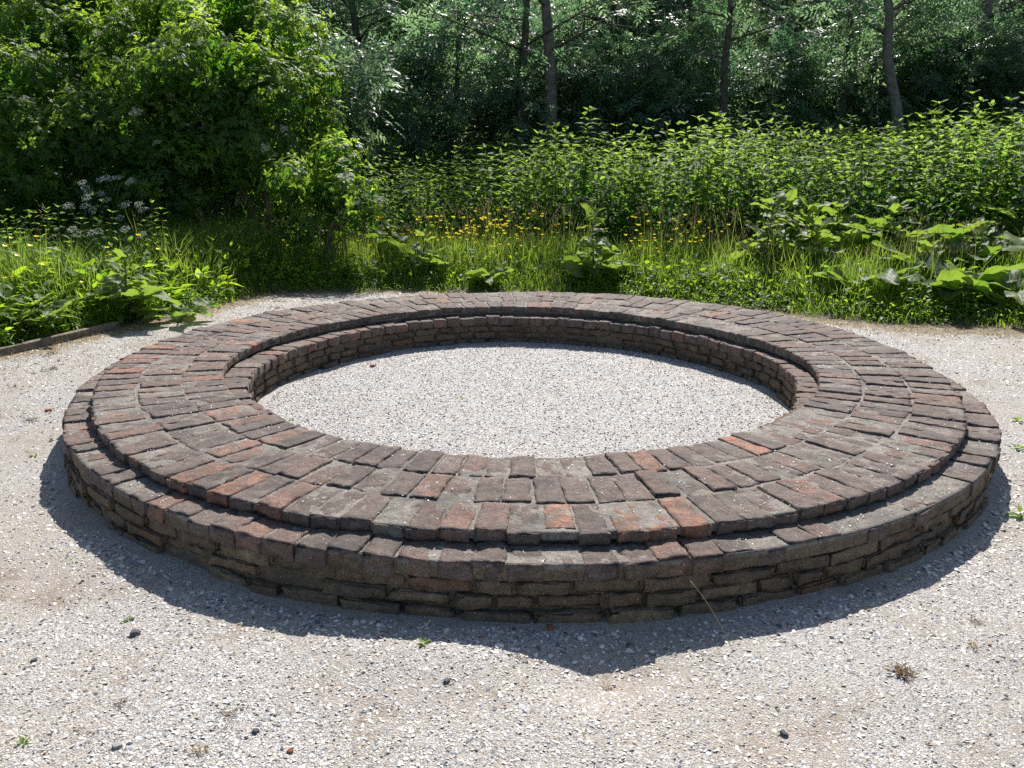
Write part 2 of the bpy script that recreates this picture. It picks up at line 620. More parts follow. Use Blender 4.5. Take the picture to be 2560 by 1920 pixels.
def box_grid(cx, cy, cz):
    nx, ny, nz = len(cx), len(cy), len(cz)
    idx, V = {}, []

    def vid(a, b, c):
        if (a, b, c) not in idx:
            idx[(a, b, c)] = len(V)
            V.append((cx[a], cy[b], cz[c]))
        return idx[(a, b, c)]
    F = []
    for a in range(nx - 1):
        for b in range(ny - 1):
            F.append([vid(a, b, nz - 1), vid(a + 1, b, nz - 1), vid(a + 1, b + 1, nz - 1), vid(a, b + 1, nz - 1)])
            F.append([vid(a, b, 0), vid(a, b + 1, 0), vid(a + 1, b + 1, 0), vid(a + 1, b, 0)])
    for a in range(nx - 1):
        for c in range(nz - 1):
            F.append([vid(a, 0, c), vid(a + 1, 0, c), vid(a + 1, 0, c + 1), vid(a, 0, c + 1)])
            F.append([vid(a, ny - 1, c), vid(a, ny - 1, c + 1), vid(a + 1, ny - 1, c + 1), vid(a + 1, ny - 1, c)])
    for b in range(ny - 1):
        for c in range(nz - 1):
            F.append([vid(0, b, c), vid(0, b, c + 1), vid(0, b + 1, c + 1), vid(0, b + 1, c)])
            F.append([vid(nx - 1, b, c), vid(nx - 1, b + 1, c), vid(nx - 1, b + 1, c + 1), vid(nx - 1, b, c + 1)])
    return np.array(V), np.array(F)


def spaced(n, e):
    inner = np.linspace(-.5 + e, .5 - e, n - 2)
    return np.concatenate([[-.5], inner, [.5]])


BOX = box_grid(spaced(15, .022), spaced(10, .045), spaced(6, .10))
PAL = np.array([1.16, 1.10, 1.0]) * np.array([(.100, .073, .068), (.120, .086, .078), (.080, .064, .062), (.150, .088, .070), (.21, .105, .078), (.36, .155, .09), (.17, .15, .125), (.135, .082, .068)])


def bricks(name, mat, parent, r0, r1, th, z0, z1, wid, cols, rough=1.0, chip=1.0, taper=.8):
    """r0,r1,th,z0,z1,wid arrays; r = inner/outer radius of each brick, wid = tangential width"""
    n = len(th)
    V, F = BOX
    L, W, H = r1 - r0, wid, z1 - z0
    dim = np.stack([L, W, H], -1)[:, None, :]
    X = V[None] * dim
    rad = np.minimum(.0045, dim * .3)
    q = np.clip(X, -dim / 2 + rad, dim / 2 - rad)
    d = X - q
    dn = nrm(d)
    X = q + dn * rad
    seed = rng.random((n, 1, 3)) * 40
    n1 = fbm(X * 11 + seed, 3) - .5
    n2 = fbm(X * 42 + seed, 3) - .5
    n3 = fbm(X * 19 + seed + 9, 2)
    ne = (np.abs(d) > 1e-5).sum(-1)
    X = X + dn * (n1 * .010 + n2 * .009)[..., None] * rough
    amt = np.where(rng.random((n, 1)) < .3, 2.2, 1.0) * chip
    edge = np.where(ne >= 2, 1.0, np.where(ne == 1, .12, 0))
    X = X - dn * np.minimum(edge * np.clip(n3 - .46, 0, 1) * .13 * amt, .024)[..., None]
    # tilt
    t1, t2 = rng.normal(0, .008, (n, 1)), rng.normal(0, .014, (n, 1))
    X[..., 2] += X[..., 0] * t1 + X[..., 1] * t2
    yaw = rng.normal(0, .012, (n, 1))
    X[..., 0], X[..., 1] = X[..., 0] - X[..., 1] * yaw, X[..., 1] + X[..., 0] * yaw
    R = ((r0 + r1) / 2)[:, None] + X[..., 0]
    X[..., 1] *= 1 + taper * (R / ((r0 + r1) / 2)[:, None] - 1)
    c, s = np.cos(th)[:, None], np.sin(th)[:, None]
    P = np.stack([R * c - X[..., 1] * s, R * s + X[..., 1] * c, ((z0 + z1) / 2)[:, None] + X[..., 2]], -1)
    C = np.repeat(cols[:, None, :], len(V), 1)
    off = (np.arange(n) * len(V))[:, None, None]
    me = mesh_data(name, P.reshape(-1, 3), [(F[None] + off).reshape(-1, 4)], mat, {'tint': C.reshape(-1, 3)}, False)
    return link(name, me, parent)


def pick(n, w, th=None, boost=None):
    w = np.array(w, float)
    k = rng.choice(len(PAL), n, p=w / w.sum())
    c = PAL[k] * rng.uniform(.8, 1.22, (n, 1))
    if boost is not None:
        b = rng.random(n) < boost
        c[b] = PAL[rng.choice([3, 4, 4, 5], b.sum())] * rng.uniform(.9, 1.2, (b.sum(), 1))
    return c


M_BRICK = brick_material("weathered_brick")
M_BRICKW = brick_material("damp_wall_brick", wall=True)
M_MORTAR = brick_material("old_mortar", mortar=True)
ring = empty("brick_foundation_ring", (0, 0, 0), 0, "low round foundation ring of weathered dark red brick, its hollow middle filled with white shells", "brick ring")


def row(N_, jit=.12, start=0.0):
    th = start + np.arange(N_) * 2 * PI / N_ + rng.normal(0, jit, N_) * 2 * PI / N_ * .32
    return th


def front(th):
    return np.clip(np.cos(th + PI / 2) * 1.4 - .55, 0, 1)


# top ring: three rows of headers
T0, T1, B_R0, B_R1, B_W, B_C, B_Z = [], [], [], [], [], [], []
parts = []
for k, n in enumerate((127, 117, 109)):
    th = row(n, .16, .013 * k)
    a, b = R_uo(th), R_ui(th)
    cuts = [a, a - (a - b) * .337, a - (a - b) * .665, b]
    wob = np.array([(fbm2(np.cos(th) * 3 + c * 5, np.sin(th) * 3, 1.0, 2) - .5) * .07 for c in range(4)])
    ro = cuts[k] + (wob[k] if k else 0) + rng.normal(0, .005, n)
    ri = cuts[k + 1] + (wob[k + 1] if k < 2 else 0) + .009 + rng.normal(0, .005, n) * (k < 2)
    w = 2 * PI * (ri + ro) / 2 / n - rng.uniform(.002, .009, n)
    zt = ZUT(th) + np.maximum(rng.normal(0, .0036, n), -.004)
    col = pick(n, [.30, .20, .18, .14, .08, .03, .03, .06], th, front(th) * (.38 if k == 0 else .28 if k == 1 else .12) + np.where(np.abs(th % (2 * PI) - PI) < .5, .12, 0))
    parts.append((ri, ro, th, zt, w, col, k))
ri, ro, th, zt, w, col = [np.concatenate([p[q] for p in parts]) for q in range(6)]
kk = np.concatenate([np.full(len(p[0]), p[6]) for p in parts])
# the broken brick on the front edge
fb = np.argmin(np.where(kk == 0, np.abs(((th + PI / 2 - .035) + PI) % (2 * PI) - PI), 9))
ro[fb] -= .035
zt[fb] -= .006
col[fb] = PAL[5] * 1.1
pale = np.argmin(np.where(kk == 0, np.abs(((th + PI / 2 + .20) + PI) % (2 * PI) - PI), 9))
col[pale] = (.34, .29, .24)
for dth in (.13, .18, .23):
    q = np.argmin(np.where(kk == 0, np.abs(((th + PI / 2 - dth) + PI) % (2 * PI) - PI), 9))
    col[q] = PAL[5] * rng.uniform(.85, 1.1)
bricks("top_course", M_BRICK, ring, ri, ro, th, zt - np.where(kk == 1, .08, .05), zt, w, col, 1.0, 1.0)

# stepped outer ledge: one row of headers
n = 131
th = row(n, .2)
ro = R_lo(th) + rng.normal(0, .006, n)
w = 2 * PI * (R_lo(th) - .11) / n - rng.uniform(.001, .007, n)
gap = np.argmin(np.abs(((th + 2.27) + PI) % (2 * PI) - PI))
zt = ZL + rng.normal(0, .005, n)
ro[gap] -= .07
zt[gap] -= .035
w[gap] *= .75
bricks("outer_ledge", M_BRICK, ring, ro - .22, ro, th, np.full(n, .160), zt, w, pick(n, [.3, .22, .2, .1, .06, .02, .04, .06], th, front(th) * .15), 1.1, 1.5)

# outer wall: courses of stretchers and headers below the ledge
PW, CW, IDX = [], [], []
rows = [(.1585, .104), (.098, .046), (.040, -.018), (-.024, -.085)]
lst = [[] for _ in range(7)]
for k, (zt_, zb_) in enumerate(rows):
    a = 0.07 * k
    while a < 2 * PI + .07 * k - .03:
        Lb = rng.choice([.25, .23, .135, .19], p=[.5, .2, .2, .1])
        da = (Lb + .014) / 2.74
        t = a + da / 2
        rr = R_lo(t) - .012 + rng.normal(0, .008) + (.012 if k == 2 else .018 if k == 3 else 0)
        if rng.random() < (.0, .05, .07, 0)[k]:
            rr -= .05
        for q, v in enumerate((rr - .11, rr, t, zb_ + rng.normal(0, .003), zt_ + rng.normal(0, .003), Lb - rng.uniform(0, .012), 0)):
            lst[q].append(v)
        a += da
r0, r1, th, z0, z1, wl = [np.array(v) for v in lst[:6]]
cw = np.array([(.17, .12, .08), (.11, .085, .062), (.24, .165, .095), (.26, .13, .075), (.19, .15, .10), (.32, .235, .14)])
cw = cw[rng.choice(6, len(th), p=[.3, .25, .15, .08, .15, .07])] * rng.uniform(.8, 1.2, (len(th), 1))
bricks("outer_wall", M_BRICKW, ring, r0, r1, th, z0, z1, wl, cw, 1.1, 1.25)

# inner ledge
n = 92
th = row(n, .16)
ri = R_li(th) + rng.normal(0, .004, n)
w = 2 * PI * (ri + .1) / n - rng.uniform(.002, .01, n)
cc = pick(n, [.28, .22, .18, .16, .07, .02, .02, .1], th, np.where(np.abs(th % (2 * PI) - 2.7) < .5, .35, 0))
bricks("inner_ledge", M_BRICK, ring, ri, ri + .20, th, np.full(n, .160), ZL + rng.normal(0, .003, n), w, cc, .8, .9)
# inner wall
lst = [[] for _ in range(6)]
for k, (zt_, zb_) in enumerate(((.1585, .104), (.098, .046), (.040, -.018), (-.024, -.08))):
    a = .06 * k
    while a < 2 * PI + .06 * k - .04:
        Lb = rng.choice([.20, .18, .11, .15], p=[.4, .2, .25, .15])
        da = (Lb + .014) / 1.76
        t = a + da / 2
        rr = R_li(t) + .010 + rng.normal(0, .006) - (.0, 0, .004, .012)[k]
        if rng.random() < (.0, .03, .05, 0)[k]:
            rr += .04
        for q, v in enumerate((rr, rr + .1, t, zb_ + rng.normal(0, .003), zt_ + rng.normal(0, .003), Lb - rng.uniform(0, .01))):
            lst[q].append(v)
        a += da
r0, r1, th, z0, z1, wl = [np.array(v) for v in lst]
cw2 = np.array([(.105, .078, .062), (.08, .066, .055), (.15, .105, .065), (.16, .08, .055), (.12, .10, .072), (.09, .06, .05)])
cw2 = cw2[rng.choice(6, len(th), p=[.3, .25, .12, .10, .13, .10])] * rng.uniform(.8, 1.2, (len(th), 1))
bricks("inner_wall", M_BRICKW, ring, r0, r1, th, z0, z1, wl, cw2, 1.0, 1.1)

# mortar core showing in the joints
NT = 900
th = np.arange(NT) * 2 * PI / NT
ro_, ru_, ri_, rl_ = R_lo(th), R_uo(th), R_ui(th), R_li(th)
prof = []


def seg(a, b, n, end=False):
    for q in np.linspace(0, 1, n, endpoint=end):
        prof.append((a[0] * (1 - q) + b[0] * q, np.ones(NT) * (a[1] * (1 - q) + b[1] * q)))


e = .014
seg((ro_ - e - .008, -.12), (ro_ - e - .006, .156), 20)
seg((ro_ - e - .006, .156), (ro_ - .007, .164), 2)
seg((ro_ - .007, .164), (ro_ - .007, ZL - .006), 6)
seg((ro_ - .007, ZL - .005), (ru_ - .05, ZL - .005), 10)
seg((ru_ - .05, ZL - .009), (ru_ - .05, ZL + .012), 3)
seg((ru_ - .05, ZL + .012), (ru_ - e, ZL + .016), 4)
seg((ru_ - e, ZL + .016), (ru_ - e, ZUT(th) - .006), 5)
seg((ru_ - e, ZUT(th) - .005), (ri_ + e, ZUT(th) - .005), 46)
seg((ri_ + e, ZUT(th) - .006), (ri_ + e, ZL + .016), 5)
seg((ri_ + e, ZL + .016), (ri_ + .045, ZL + .012), 4)
seg((ri_ + .045, ZL + .012), (ri_ + .045, ZL - .009), 3)
seg((ri_ + .045, ZL - .009), (rl_ + e, ZL - .009), 11)
seg((rl_ + e, ZL - .010), (rl_ + e + .004, -.12), 22, True)
NP = len(prof)
R_ = np.array([p[0] for p in prof])
Z_ = np.array([p[1] for p in prof])
P = np.stack([R_ * np.cos(th), R_ * np.sin(th), Z_], -1)
dR = np.gradient(R_, axis=0)
dZ = np.gradient(Z_, axis=0)
ln = np.hypot(dR, dZ) + 1e-9
nr, nz_ = dZ / ln, -dR / ln
nn = (fbm(P * 14, 3) - .5) * .016 + (fbm(P * 55, 2) - .5) * .012
onwall = (np.abs(nr) > .7) & (Z_ < .158)
nn = nn * np.where(onwall, 1.2, np.where(Z_ > .16, .30, .5)) + np.where(onwall, -.014, .0)
R2, Z2 = R_ + nr * nn, Z_ + nz_ * nn
P = np.stack([R2 * np.cos(th), R2 * np.sin(th), Z2], -1)
i, j = np.meshgrid(np.arange(NP - 1), np.arange(NT), indexing='ij')
j2 = (j + 1) % NT
F = np.stack([i * NT + j, i * NT + j2, (i + 1) * NT + j2, (i + 1) * NT + j], -1).reshape(-1, 4)
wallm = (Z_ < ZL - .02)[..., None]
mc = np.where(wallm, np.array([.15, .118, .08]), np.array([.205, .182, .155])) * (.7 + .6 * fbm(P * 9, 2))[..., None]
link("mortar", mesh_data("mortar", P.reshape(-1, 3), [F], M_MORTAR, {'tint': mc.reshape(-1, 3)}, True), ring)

# shell bed inside
nr_, na = 70, 240
rr = np.linspace(0, 1, nr_)
an = np.arange(na) * 2 * PI / na
RR = rr[:, None] * (R_li(an) + .05)[None]
BX, BY = RR * np.cos(an), RR * np.sin(an)


def bed_z(x, y):
    return .004 + (fbm2(x, y, 2.2, 3) - .5) * .03 + .025 * smooth(1.5, 1.0, np.hypot(x, y))


BZ = bed_z(BX, BY)
i, j = np.meshgrid(np.arange(nr_ - 1), np.arange(na), indexing='ij')
j2 = (j + 1) % na
F = np.stack([i * na + j, (i + 1) * na + j, (i + 1) * na + j2, i * na + j2], -1).reshape(-1, 4)
b = link("gravel_bed", mesh_data("gravel_bed", np.stack([BX, BY, BZ], -1).reshape(-1, 3), [F], M_BED, None, True))
tag(b, "clean white shell gravel filling the middle of the brick ring", "gravel", kind="structure")


# ------------------------------------------------------------------ loose shells (uncountable)
def shell_proto():
    a = np.arange(7) * 2 * PI / 7
    V = [[0, 0, .32]] + [[math.cos(t) * (1.0 if k % 2 else .86), math.sin(t) * .8, 0] for k, t in enumerate(a)] + [[math.cos(t) * .6, math.sin(t) * .5, .25] for t in a]
    F3 = [[0, 8 + k, 8 + (k + 1) % 7] for k in range(7)]
    F4 = [[1 + k, 1 + (k + 1) % 7, 8 + (k + 1) % 7, 8 + k] for k in range(7)]
    return np.array(V) * .5, [np.array(F4), np.array(F3)], np.zeros(15)


def shard_proto():
    V = np.array([[-.5, -.3, 0], [.1, -.42, .05], [.55, -.05, .0], [.2, .35, .04], [-.42, .3, .0], [0, 0, .16]])
    return V, [np.array([[0, 1, 5], [1, 2, 5], [2, 3, 5], [3, 4, 5], [4, 0, 5]])], np.zeros(6)


def chips(n_, pos, size, tilt):
    mb = MB()
    pr = (shell_proto(), shard_proto())
    w = rng.random(n_) < .35
    for k in (0, 1):
        s = w if k == 0 else ~w
        m = s.sum()
        M = rand_rz(m, size[s], tilt)
        flip = np.where(rng.random(m) < .25, -1.0, 1.0)
        M[:, :, 2] *= flip[:, None]
        V, F, A = inst(pr[k], M, pos[s], rng.random(m))
        mb.add(V, F, A)
    return mb


n_ = 230000
u = rng.random(n_)
d0, d1 = 1.65, 13.0
dd = d0 * (d1 / d0) ** (u ** 1.1)
aa = PI / 2 + rng.uniform(-.66, .66, n_)
px, py = CAM[0] + dd * np.cos(aa), CAM[1] + dd * np.sin(aa)
rad = np.hypot(px, py)
ed = edge_dist(px, py)
patch = fbm2(px, py, 1.1, 3)
ok = (rad > 2.80) & (ed < -.02 - .75 * smooth(1.9, 3.0, px) * rng.random(n_)) & (patch + rng.random(n_) * .6 > .68)
px, py = px[ok], py[ok]
sz = .0030 + .0085 * rng.random(len(px)) ** 4 + .0012 * np.maximum(0, np.hypot(px - CAM[0], py - CAM[1]) - 3)
nearwall = np.clip(1 - (np.hypot(px, py) - 2.8) / .25, 0, 1) * (py < 0)
sz *= 1 + 1.1 * nearwall * rng.random(len(px))
pz = hz(px, py) + sz * .05
o = chips(len(px), np.stack([px, py, pz], -1), sz * 1.5, .35).build("loose_shells", M_CHIP)
tag(o, "broken seashells strewn over the open ground around the brick ring", "shells", kind="stuff")
n_ = 60000
r = np.sqrt(rng.random(n_)) * 1.72
a = rng.random(n_) * 2 * PI
px, py = r * np.cos(a), r * np.sin(a)
sz = .0045 + .0085 * rng.random(n_) ** 3
o = chips(n_, np.stack([px, py, bed_z(px, py) + sz * .1], -1), sz * 1.3, .5).build("shell_filling", M_CHIP)
tag(o, "white and grey broken shells covering the gravel inside the brick ring", "shells", kind="stuff")
n_ = 9000
a = rng.random(n_) * 2 * PI
q = rng.random(n_)
onl = rng.random(n_) < .2
r = np.where(onl, R_lo(a) - .02 - q * .08, R_ui(a) + .02 + q * (R_uo(a) - R_ui(a) - .04))
cl = fbm2(r * np.cos(a), r * np.sin(a), 2.4, 2) + rng.random(n_) * .30 > .61
r, a, onl = r[cl], a[cl], onl[cl]
px, py = r * np.cos(a), r * np.sin(a)
sz = .0020 + .0046 * rng.random(len(px)) ** 3
mb = chips(len(px), np.stack([px, py, np.where(onl, ZL, ZUT(a)) + .002], -1), sz * 1.3, .2)
for k in range(len(mb.A)):
    mb.A[k] = np.where(mb.A[k] % 1 < .5, .75, .93)
o = mb.build("shell_crumbs", M_CHIP)
tag(o, "tiny white shell crumbs lying on the brick tops of the ring", "shells", kind="stuff")


# ------------------------------------------------------------------ plants
def at(px, depth):
    """world x for a column of the photograph (2560 wide) at a distance in front of the camera"""
    return (px - 1280) / FPX * depth + CAM[0]


UP = np.array([0, 0, 1.0])


def plant_leaves(mb, lf, base, dirs, length, tint, up=UP):
    V, F = lf
    M = frames(dirs, np.broadcast_to(up, dirs.shape) + rng.normal(0, .18, dirs.shape), length)
    mb.add(*inst((V, F, np.zeros(len(V))), M, base, tint))


# --- stinging nettles
def nettle_proto(h=1.3, pairs=10, low=.22):
    mb = MB()
    bend = rng.normal(0, .05, 2)
    zz = np.linspace(0, h, 5)
    V, F = tube(np.stack([bend[0] * (zz / h) ** 2, bend[1] * (zz / h) ** 2, zz], -1), [.006, .006, .005, .004, .002], 3, False)
    mb.add(V, F, .35)
    lf = leaf(.46, .22, .05)
    for k in range(pairs):
        t = low + (1 - low) * (k / (pairs - 1)) ** .9
        z = h * t
        a0 = k * PI / 2 + rng.normal(0, .25)
        size = .175 * (1 - .48 * max(0, (t - .45) / .55) ** 1.3) * rng.uniform(.85, 1.15)
        el = -.25 + .75 * max(0, (t - .7) / .3) + rng.normal(0, .12)
        for s in (0, PI):
            a = a0 + s
            d = np.array([[math.cos(a) * math.cos(el), math.sin(a) * math.cos(el), math.sin(el)]])
            b = np.array([[bend[0] * t * t, bend[1] * t * t, z]]) + d * .02
            plant_leaves(mb, lf, b, d, np.array([size]), np.array([.12 + .75 * max(0, t - .4) / .6]))
    for k in range(5):
        a = rng.random() * 6.28
        d = np.array([[math.cos(a) * .6, math.sin(a) * .6, .7]])
        plant_leaves(mb, lf, np.array([[bend[0], bend[1], h]]), d, np.array([.05]), np.array([.95]))
    return mb.proto()


NETTLES = [nettle_proto(1.25 + .1 * k, 10 + k % 2, .18 + .05 * k) for k in range(4)]


def field(name, protos, px, py, scale, label, cat, mat, lean=.13, tint=.15):
    mb = MB()
    idx = rng.integers(0, len(protos), len(px))
    pz = hz(px, py) - .01
    for k, pr in enumerate(protos):
        s = idx == k
        if not s.any():
            continue
        M = rand_rz(s.sum(), scale[s], lean)
        mb.add(*inst(pr, M, np.stack([px, py, pz], -1)[s], rng.normal(0, tint, s.sum()) + .7 * (fbm2(px[s] + 3, py[s], .9, 3) - .5)))
    o = mb.build(name, mat)
    tag(o, label, cat, kind="stuff")
    return o


def jittered(x0, x1, y0, y1, dens):
    st = 1 / math.sqrt(dens)
    gx, gy = np.meshgrid(np.arange(x0, x1, st), np.arange(y0, y1, st))
    gx, gy = gx.ravel(), gy.ravel()
    return gx + rng.uniform(-.6, .6, len(gx)) * st, gy + rng.uniform(-.6, .6, len(gy)) * st


px, py = jittered(-2.6, 11.5, 3.6, 12.6, 23)
ed = edge_dist(px, py)
fr = 2.05 + (fbm2(px, py, .6, 2) - .5) * 1.1 + .55 * smooth(2.0, 3.2, px)
keep = (ed > fr) & (px > -2.3 - .12 * (py - 6)) & (np.abs(np.arctan2(px - CAM[0], py - CAM[1])) < .70)
px, py, ed = px[keep], py[keep], ed[keep]
sc = (.96 + .13 * smooth(5.0, 8.0, px)) * (.86 + .22 * smooth(1.2, 3.2, ed) + .75 * (fbm2(px, py, .8, 3) - .5)) * rng.uniform(.82, 1.12, len(px)) * (1 - .16 * smooth(-.2, -1.8, px))
field("nettle_bed", NETTLES, px, py, sc, "dense bed of tall green stinging nettles between the grass verge and the wood", "nettles", M_NETTLE)
px, py = jittered(-7.0, -3.9, .5, 4.4, 18)
ed = edge_dist(px, py)
keep = (ed > .9) & (px < -4.5 + .25 * (py - 2) + rng.normal(0, .2, len(px)))
px, py = px[keep], py[keep]
field("nettle_clump", NETTLES, px, py, rng.uniform(.5, .72, len(px)), "clump of shorter nettles at the far left behind the grass and the timber edging", "nettles", M_NETTLE)


# --- grass
def grass(name, px, py, hgt, label, tint, wid=.006, lean=.35, mat=None, cat="grass"):
    n = len(px)
    pz = hz(px, py) - .005
    a = rng.random(n) * 2 * PI
    dx, dy = np.cos(a), np.sin(a)
    b = hgt * rng.uniform(.15, 1.0, n) * lean
    wv = wid * rng.uniform(.6, 1.4, n)
    t = np.array([0, .4, .75, 1.0])
    cen = np.stack([px[:, None] + dx[:, None] * b[:, None] * t ** 2, py[:, None] + dy[:, None] * b[:, None] * t ** 2,
                    pz[:, None] + hgt[:, None] * (t - .18 * t ** 3 * (b / hgt)[:, None])], -1)
    pr = a + PI / 2 + rng.normal(0, .5, n)
    side = np.stack([np.cos(pr), np.sin(pr), np.zeros(n)], -1)[:, None, :] * wv[:, None, None] * np.array([1, .9, .6])[None, :, None] * .5
    V = np.concatenate([cen[:, :3] - side, cen[:, :3] + side, cen[:, 3:]], 1)   # 7 verts
    off = (np.arange(n) * 7)[:, None, None]
    F4 = (np.array([[0, 3, 4, 1], [1, 4, 5, 2]])[None] + off).reshape(-1, 4)
    F3 = (np.array([[2, 5, 6]])[None] + off).reshape(-1, 3)
    A = np.repeat(np.clip(tint, 0, 1), 7)
    o = link(name, mesh_data(name, V.reshape(-1, 3), [F4, F3], mat or M_GRASS, {'tint': A}))
    return tag(o, label, cat, kind="stuff")


def verge_points(n, lo, hi, x0=-7.0, x1=8.5, y0=-.5, y1=8.5):
    px, py = rng.uniform(x0, x1, n), rng.uniform(y0, y1, n)
    ed = edge_dist(px, py)
    k = (ed > lo) & (ed < hi)
    return px[k], py[k], ed[k]


px, py, ed = verge_points(260000, -.03, 2.1)
dens = fbm2(px, py, 1.6, 3)
k = (rng.random(len(px)) < .25 + .9 * smooth(-.05, .3, ed)) & ((px > -3.55) | (ed > .16)) & (dens + rng.random(len(px)) * .4 > .5)
px, py, ed, dens = px[k], py[k], ed[k], dens[k]
h = (.07 + .36 * smooth(0, 1.1, ed)) * rng.uniform(.5, 1.35, len(px)) * (.55 + .9 * dens) * (1 + .45 * smooth(-3.0, -3.6, px))
grass("verge_grass", px, py, h, "lush green grass of the verge between the shell gravel and the nettles", .30 + .45 * fbm2(px + 4, py, 2.2, 2) + rng.normal(0, .2, len(px)), .0075, .75)

# tall flowering grasses with brownish heads
px, py, ed = verge_points(9000, .55, 1.9)
k = fbm2(px, py, .9, 2) > .52
px, py = px[k], py[k]
h = rng.uniform(.55, 1.1, len(px))
grass("tall_grass", px, py, h, "tall thin flowering grass standing in front of the nettles", .6 + rng.normal(0, .15, len(px)), .0045, .55)
mb = MB()
pz = hz(px, py) + h * .86
lfp = leaf_small(.16, .02, .0)
m3 = 7
P3 = np.repeat(np.stack([px, py, pz], -1), m3, 0) + np.stack([rng.normal(0, .02, len(px) * m3), rng.normal(0, .02, len(px) * m3), rng.uniform(-.07, .08, len(px) * m3)], -1)
dd = nrm(np.stack([rng.normal(0, .5, len(P3)), rng.normal(0, .5, len(P3)), np.ones(len(P3))], -1))
plant_leaves(mb, lfp, P3, dd, rng.uniform(.03, .06, len(P3)), np.clip(rng.normal(.5, .25, len(P3)), 0, 1))
tag(mb.build("grass_seed_heads", M_STRAW), "brownish seed heads of the tall flowering grass before the nettles", "grass", kind="stuff")


# --- low leafy weeds
def weed_proto(n=14, r=.10, h=.14, L=.06, w=.55):
    mb = MB()
    a = rng.random(n) * 2 * PI
    q = np.sqrt(rng.random(n))
    base = np.stack([q * r * np.cos(a), q * r * np.sin(a), h * rng.uniform(.15, 1, n) * (1 - .4 * q)], -1)
    el = rng.uniform(-.3, .8, n)
    d = np.stack([np.cos(a) * np.cos(el), np.sin(a) * np.cos(el), np.sin(el)], -1)
    plant_leaves(mb, leaf(w, .2, .06), base, d, L * rng.uniform(.6, 1.3, n), np.clip(rng.normal(.5, .18, n), 0, 1))
    return mb.proto()


WEEDS = [weed_proto(16, .10, .13, .055, .6), weed_proto(18, .12, .20, .05, .45), weed_proto(12, .12, .10, .08, .5), weed_proto(22, .14, .26, .045, .35)]
px, py, ed = verge_points(42000, -.02, 1.75)
cl = fbm2(px + 9, py, 1.4, 3)
k = (rng.random(len(px)) < .2 + smooth(-.05, .35, ed)) & ((px > -3.55) | (ed > .22)) & (cl + rng.random(len(px)) * .45 > .70)
px, py, ed = px[k], py[k], ed[k]
field("low_weeds", WEEDS, px, py, (.6 + 1.0 * smooth(0, .8, ed)) * rng.uniform(.6, 1.4, len(px)) * (1 + .5 * smooth(-3.0, -3.6, px)), "low leafy weeds crowding the verge among the grass", "weeds", M_WEED, .25, .2)

# dry mown grass along the edge
px, py, ed = verge_points(110000, -.75, .18)
k = rng.random(len(px)) < .14 + 1.1 * smooth(-.35 - .4 * smooth(2, 3, px), -.02, ed) * (.25 + 1.2 * smooth(1.9, 2.8, px) + .45 * smooth(-2.0, -3.0, px) + .3 * smooth(-.3, -1.4, px) * smooth(-3, -2, px))
px, py, ed = px[k], py[k], ed[k]
grass("dry_grass_litter", px, py, rng.uniform(.012, .05, len(px)), "straw coloured dry mown grass lying along the edge of the verge", rng.random(len(px)), .005, 3.0, M_STRAW)


n_ = 900
px, py = rng.uniform(-5, 5, n_), rng.uniform(-3.6, 4.2, n_)
k = (edge_dist(px, py) < -.05) & (np.hypot(px, py) > 2.82) & (fbm2(px + 2, py, 1.7, 3) + rng.random(n_) * .2 > .60)
px, py = px[k], py[k]
grass("windblown_straw", px, py, rng.uniform(.006, .016, len(px)), "thin bits of dry straw and leaf blown over the open gravel", rng.random(len(px)) * .8, .004, 5.0, M_STRAW, "straw")


# --- burdock: big heart-shaped leaves
def big_leaf(L=1.0, W=.8, wave=.06, droop=.5):
    nu, nv = 17, 13
    u = np.linspace(0, 1, nu)
    v = np.linspace(-1, 1, nv)
    prof_ = np.sin(np.clip(u * .93 + .07, 0, 1) ** .62 * PI) ** .8 * W * .5
    ph = rng.random() * 6
    U, Vv = np.meshgrid(u, v, indexing='ij')
    lobe = -.16 * np.abs(Vv) ** 2 * (1 - U) ** 2
    x = U * L + lobe * L
    y = prof_[:, None] * Vv
    z = -droop * U ** 2 * L * .5 + .10 * W * np.abs(Vv) - .03 * W * (np.abs(Vv) < .1) + wave * np.abs(Vv) ** 1.5 * np.sin(U * 11 + ph + Vv * 2)
    z = z + .016 * np.sin((U - .45 * np.abs(Vv)) * 30) * np.minimum(1, np.abs(Vv) * 3)
    P = np.stack([x, y, z], -1).reshape(-1, 3)
    i, j = np.meshgrid(np.arange(nu - 1), np.arange(nv - 1), indexing='ij')
    F = np.stack([i * nv + j, (i + 1) * nv + j, (i + 1) * nv + j + 1, i * nv + j + 1], -1).reshape(-1, 4)
    return P, [F]


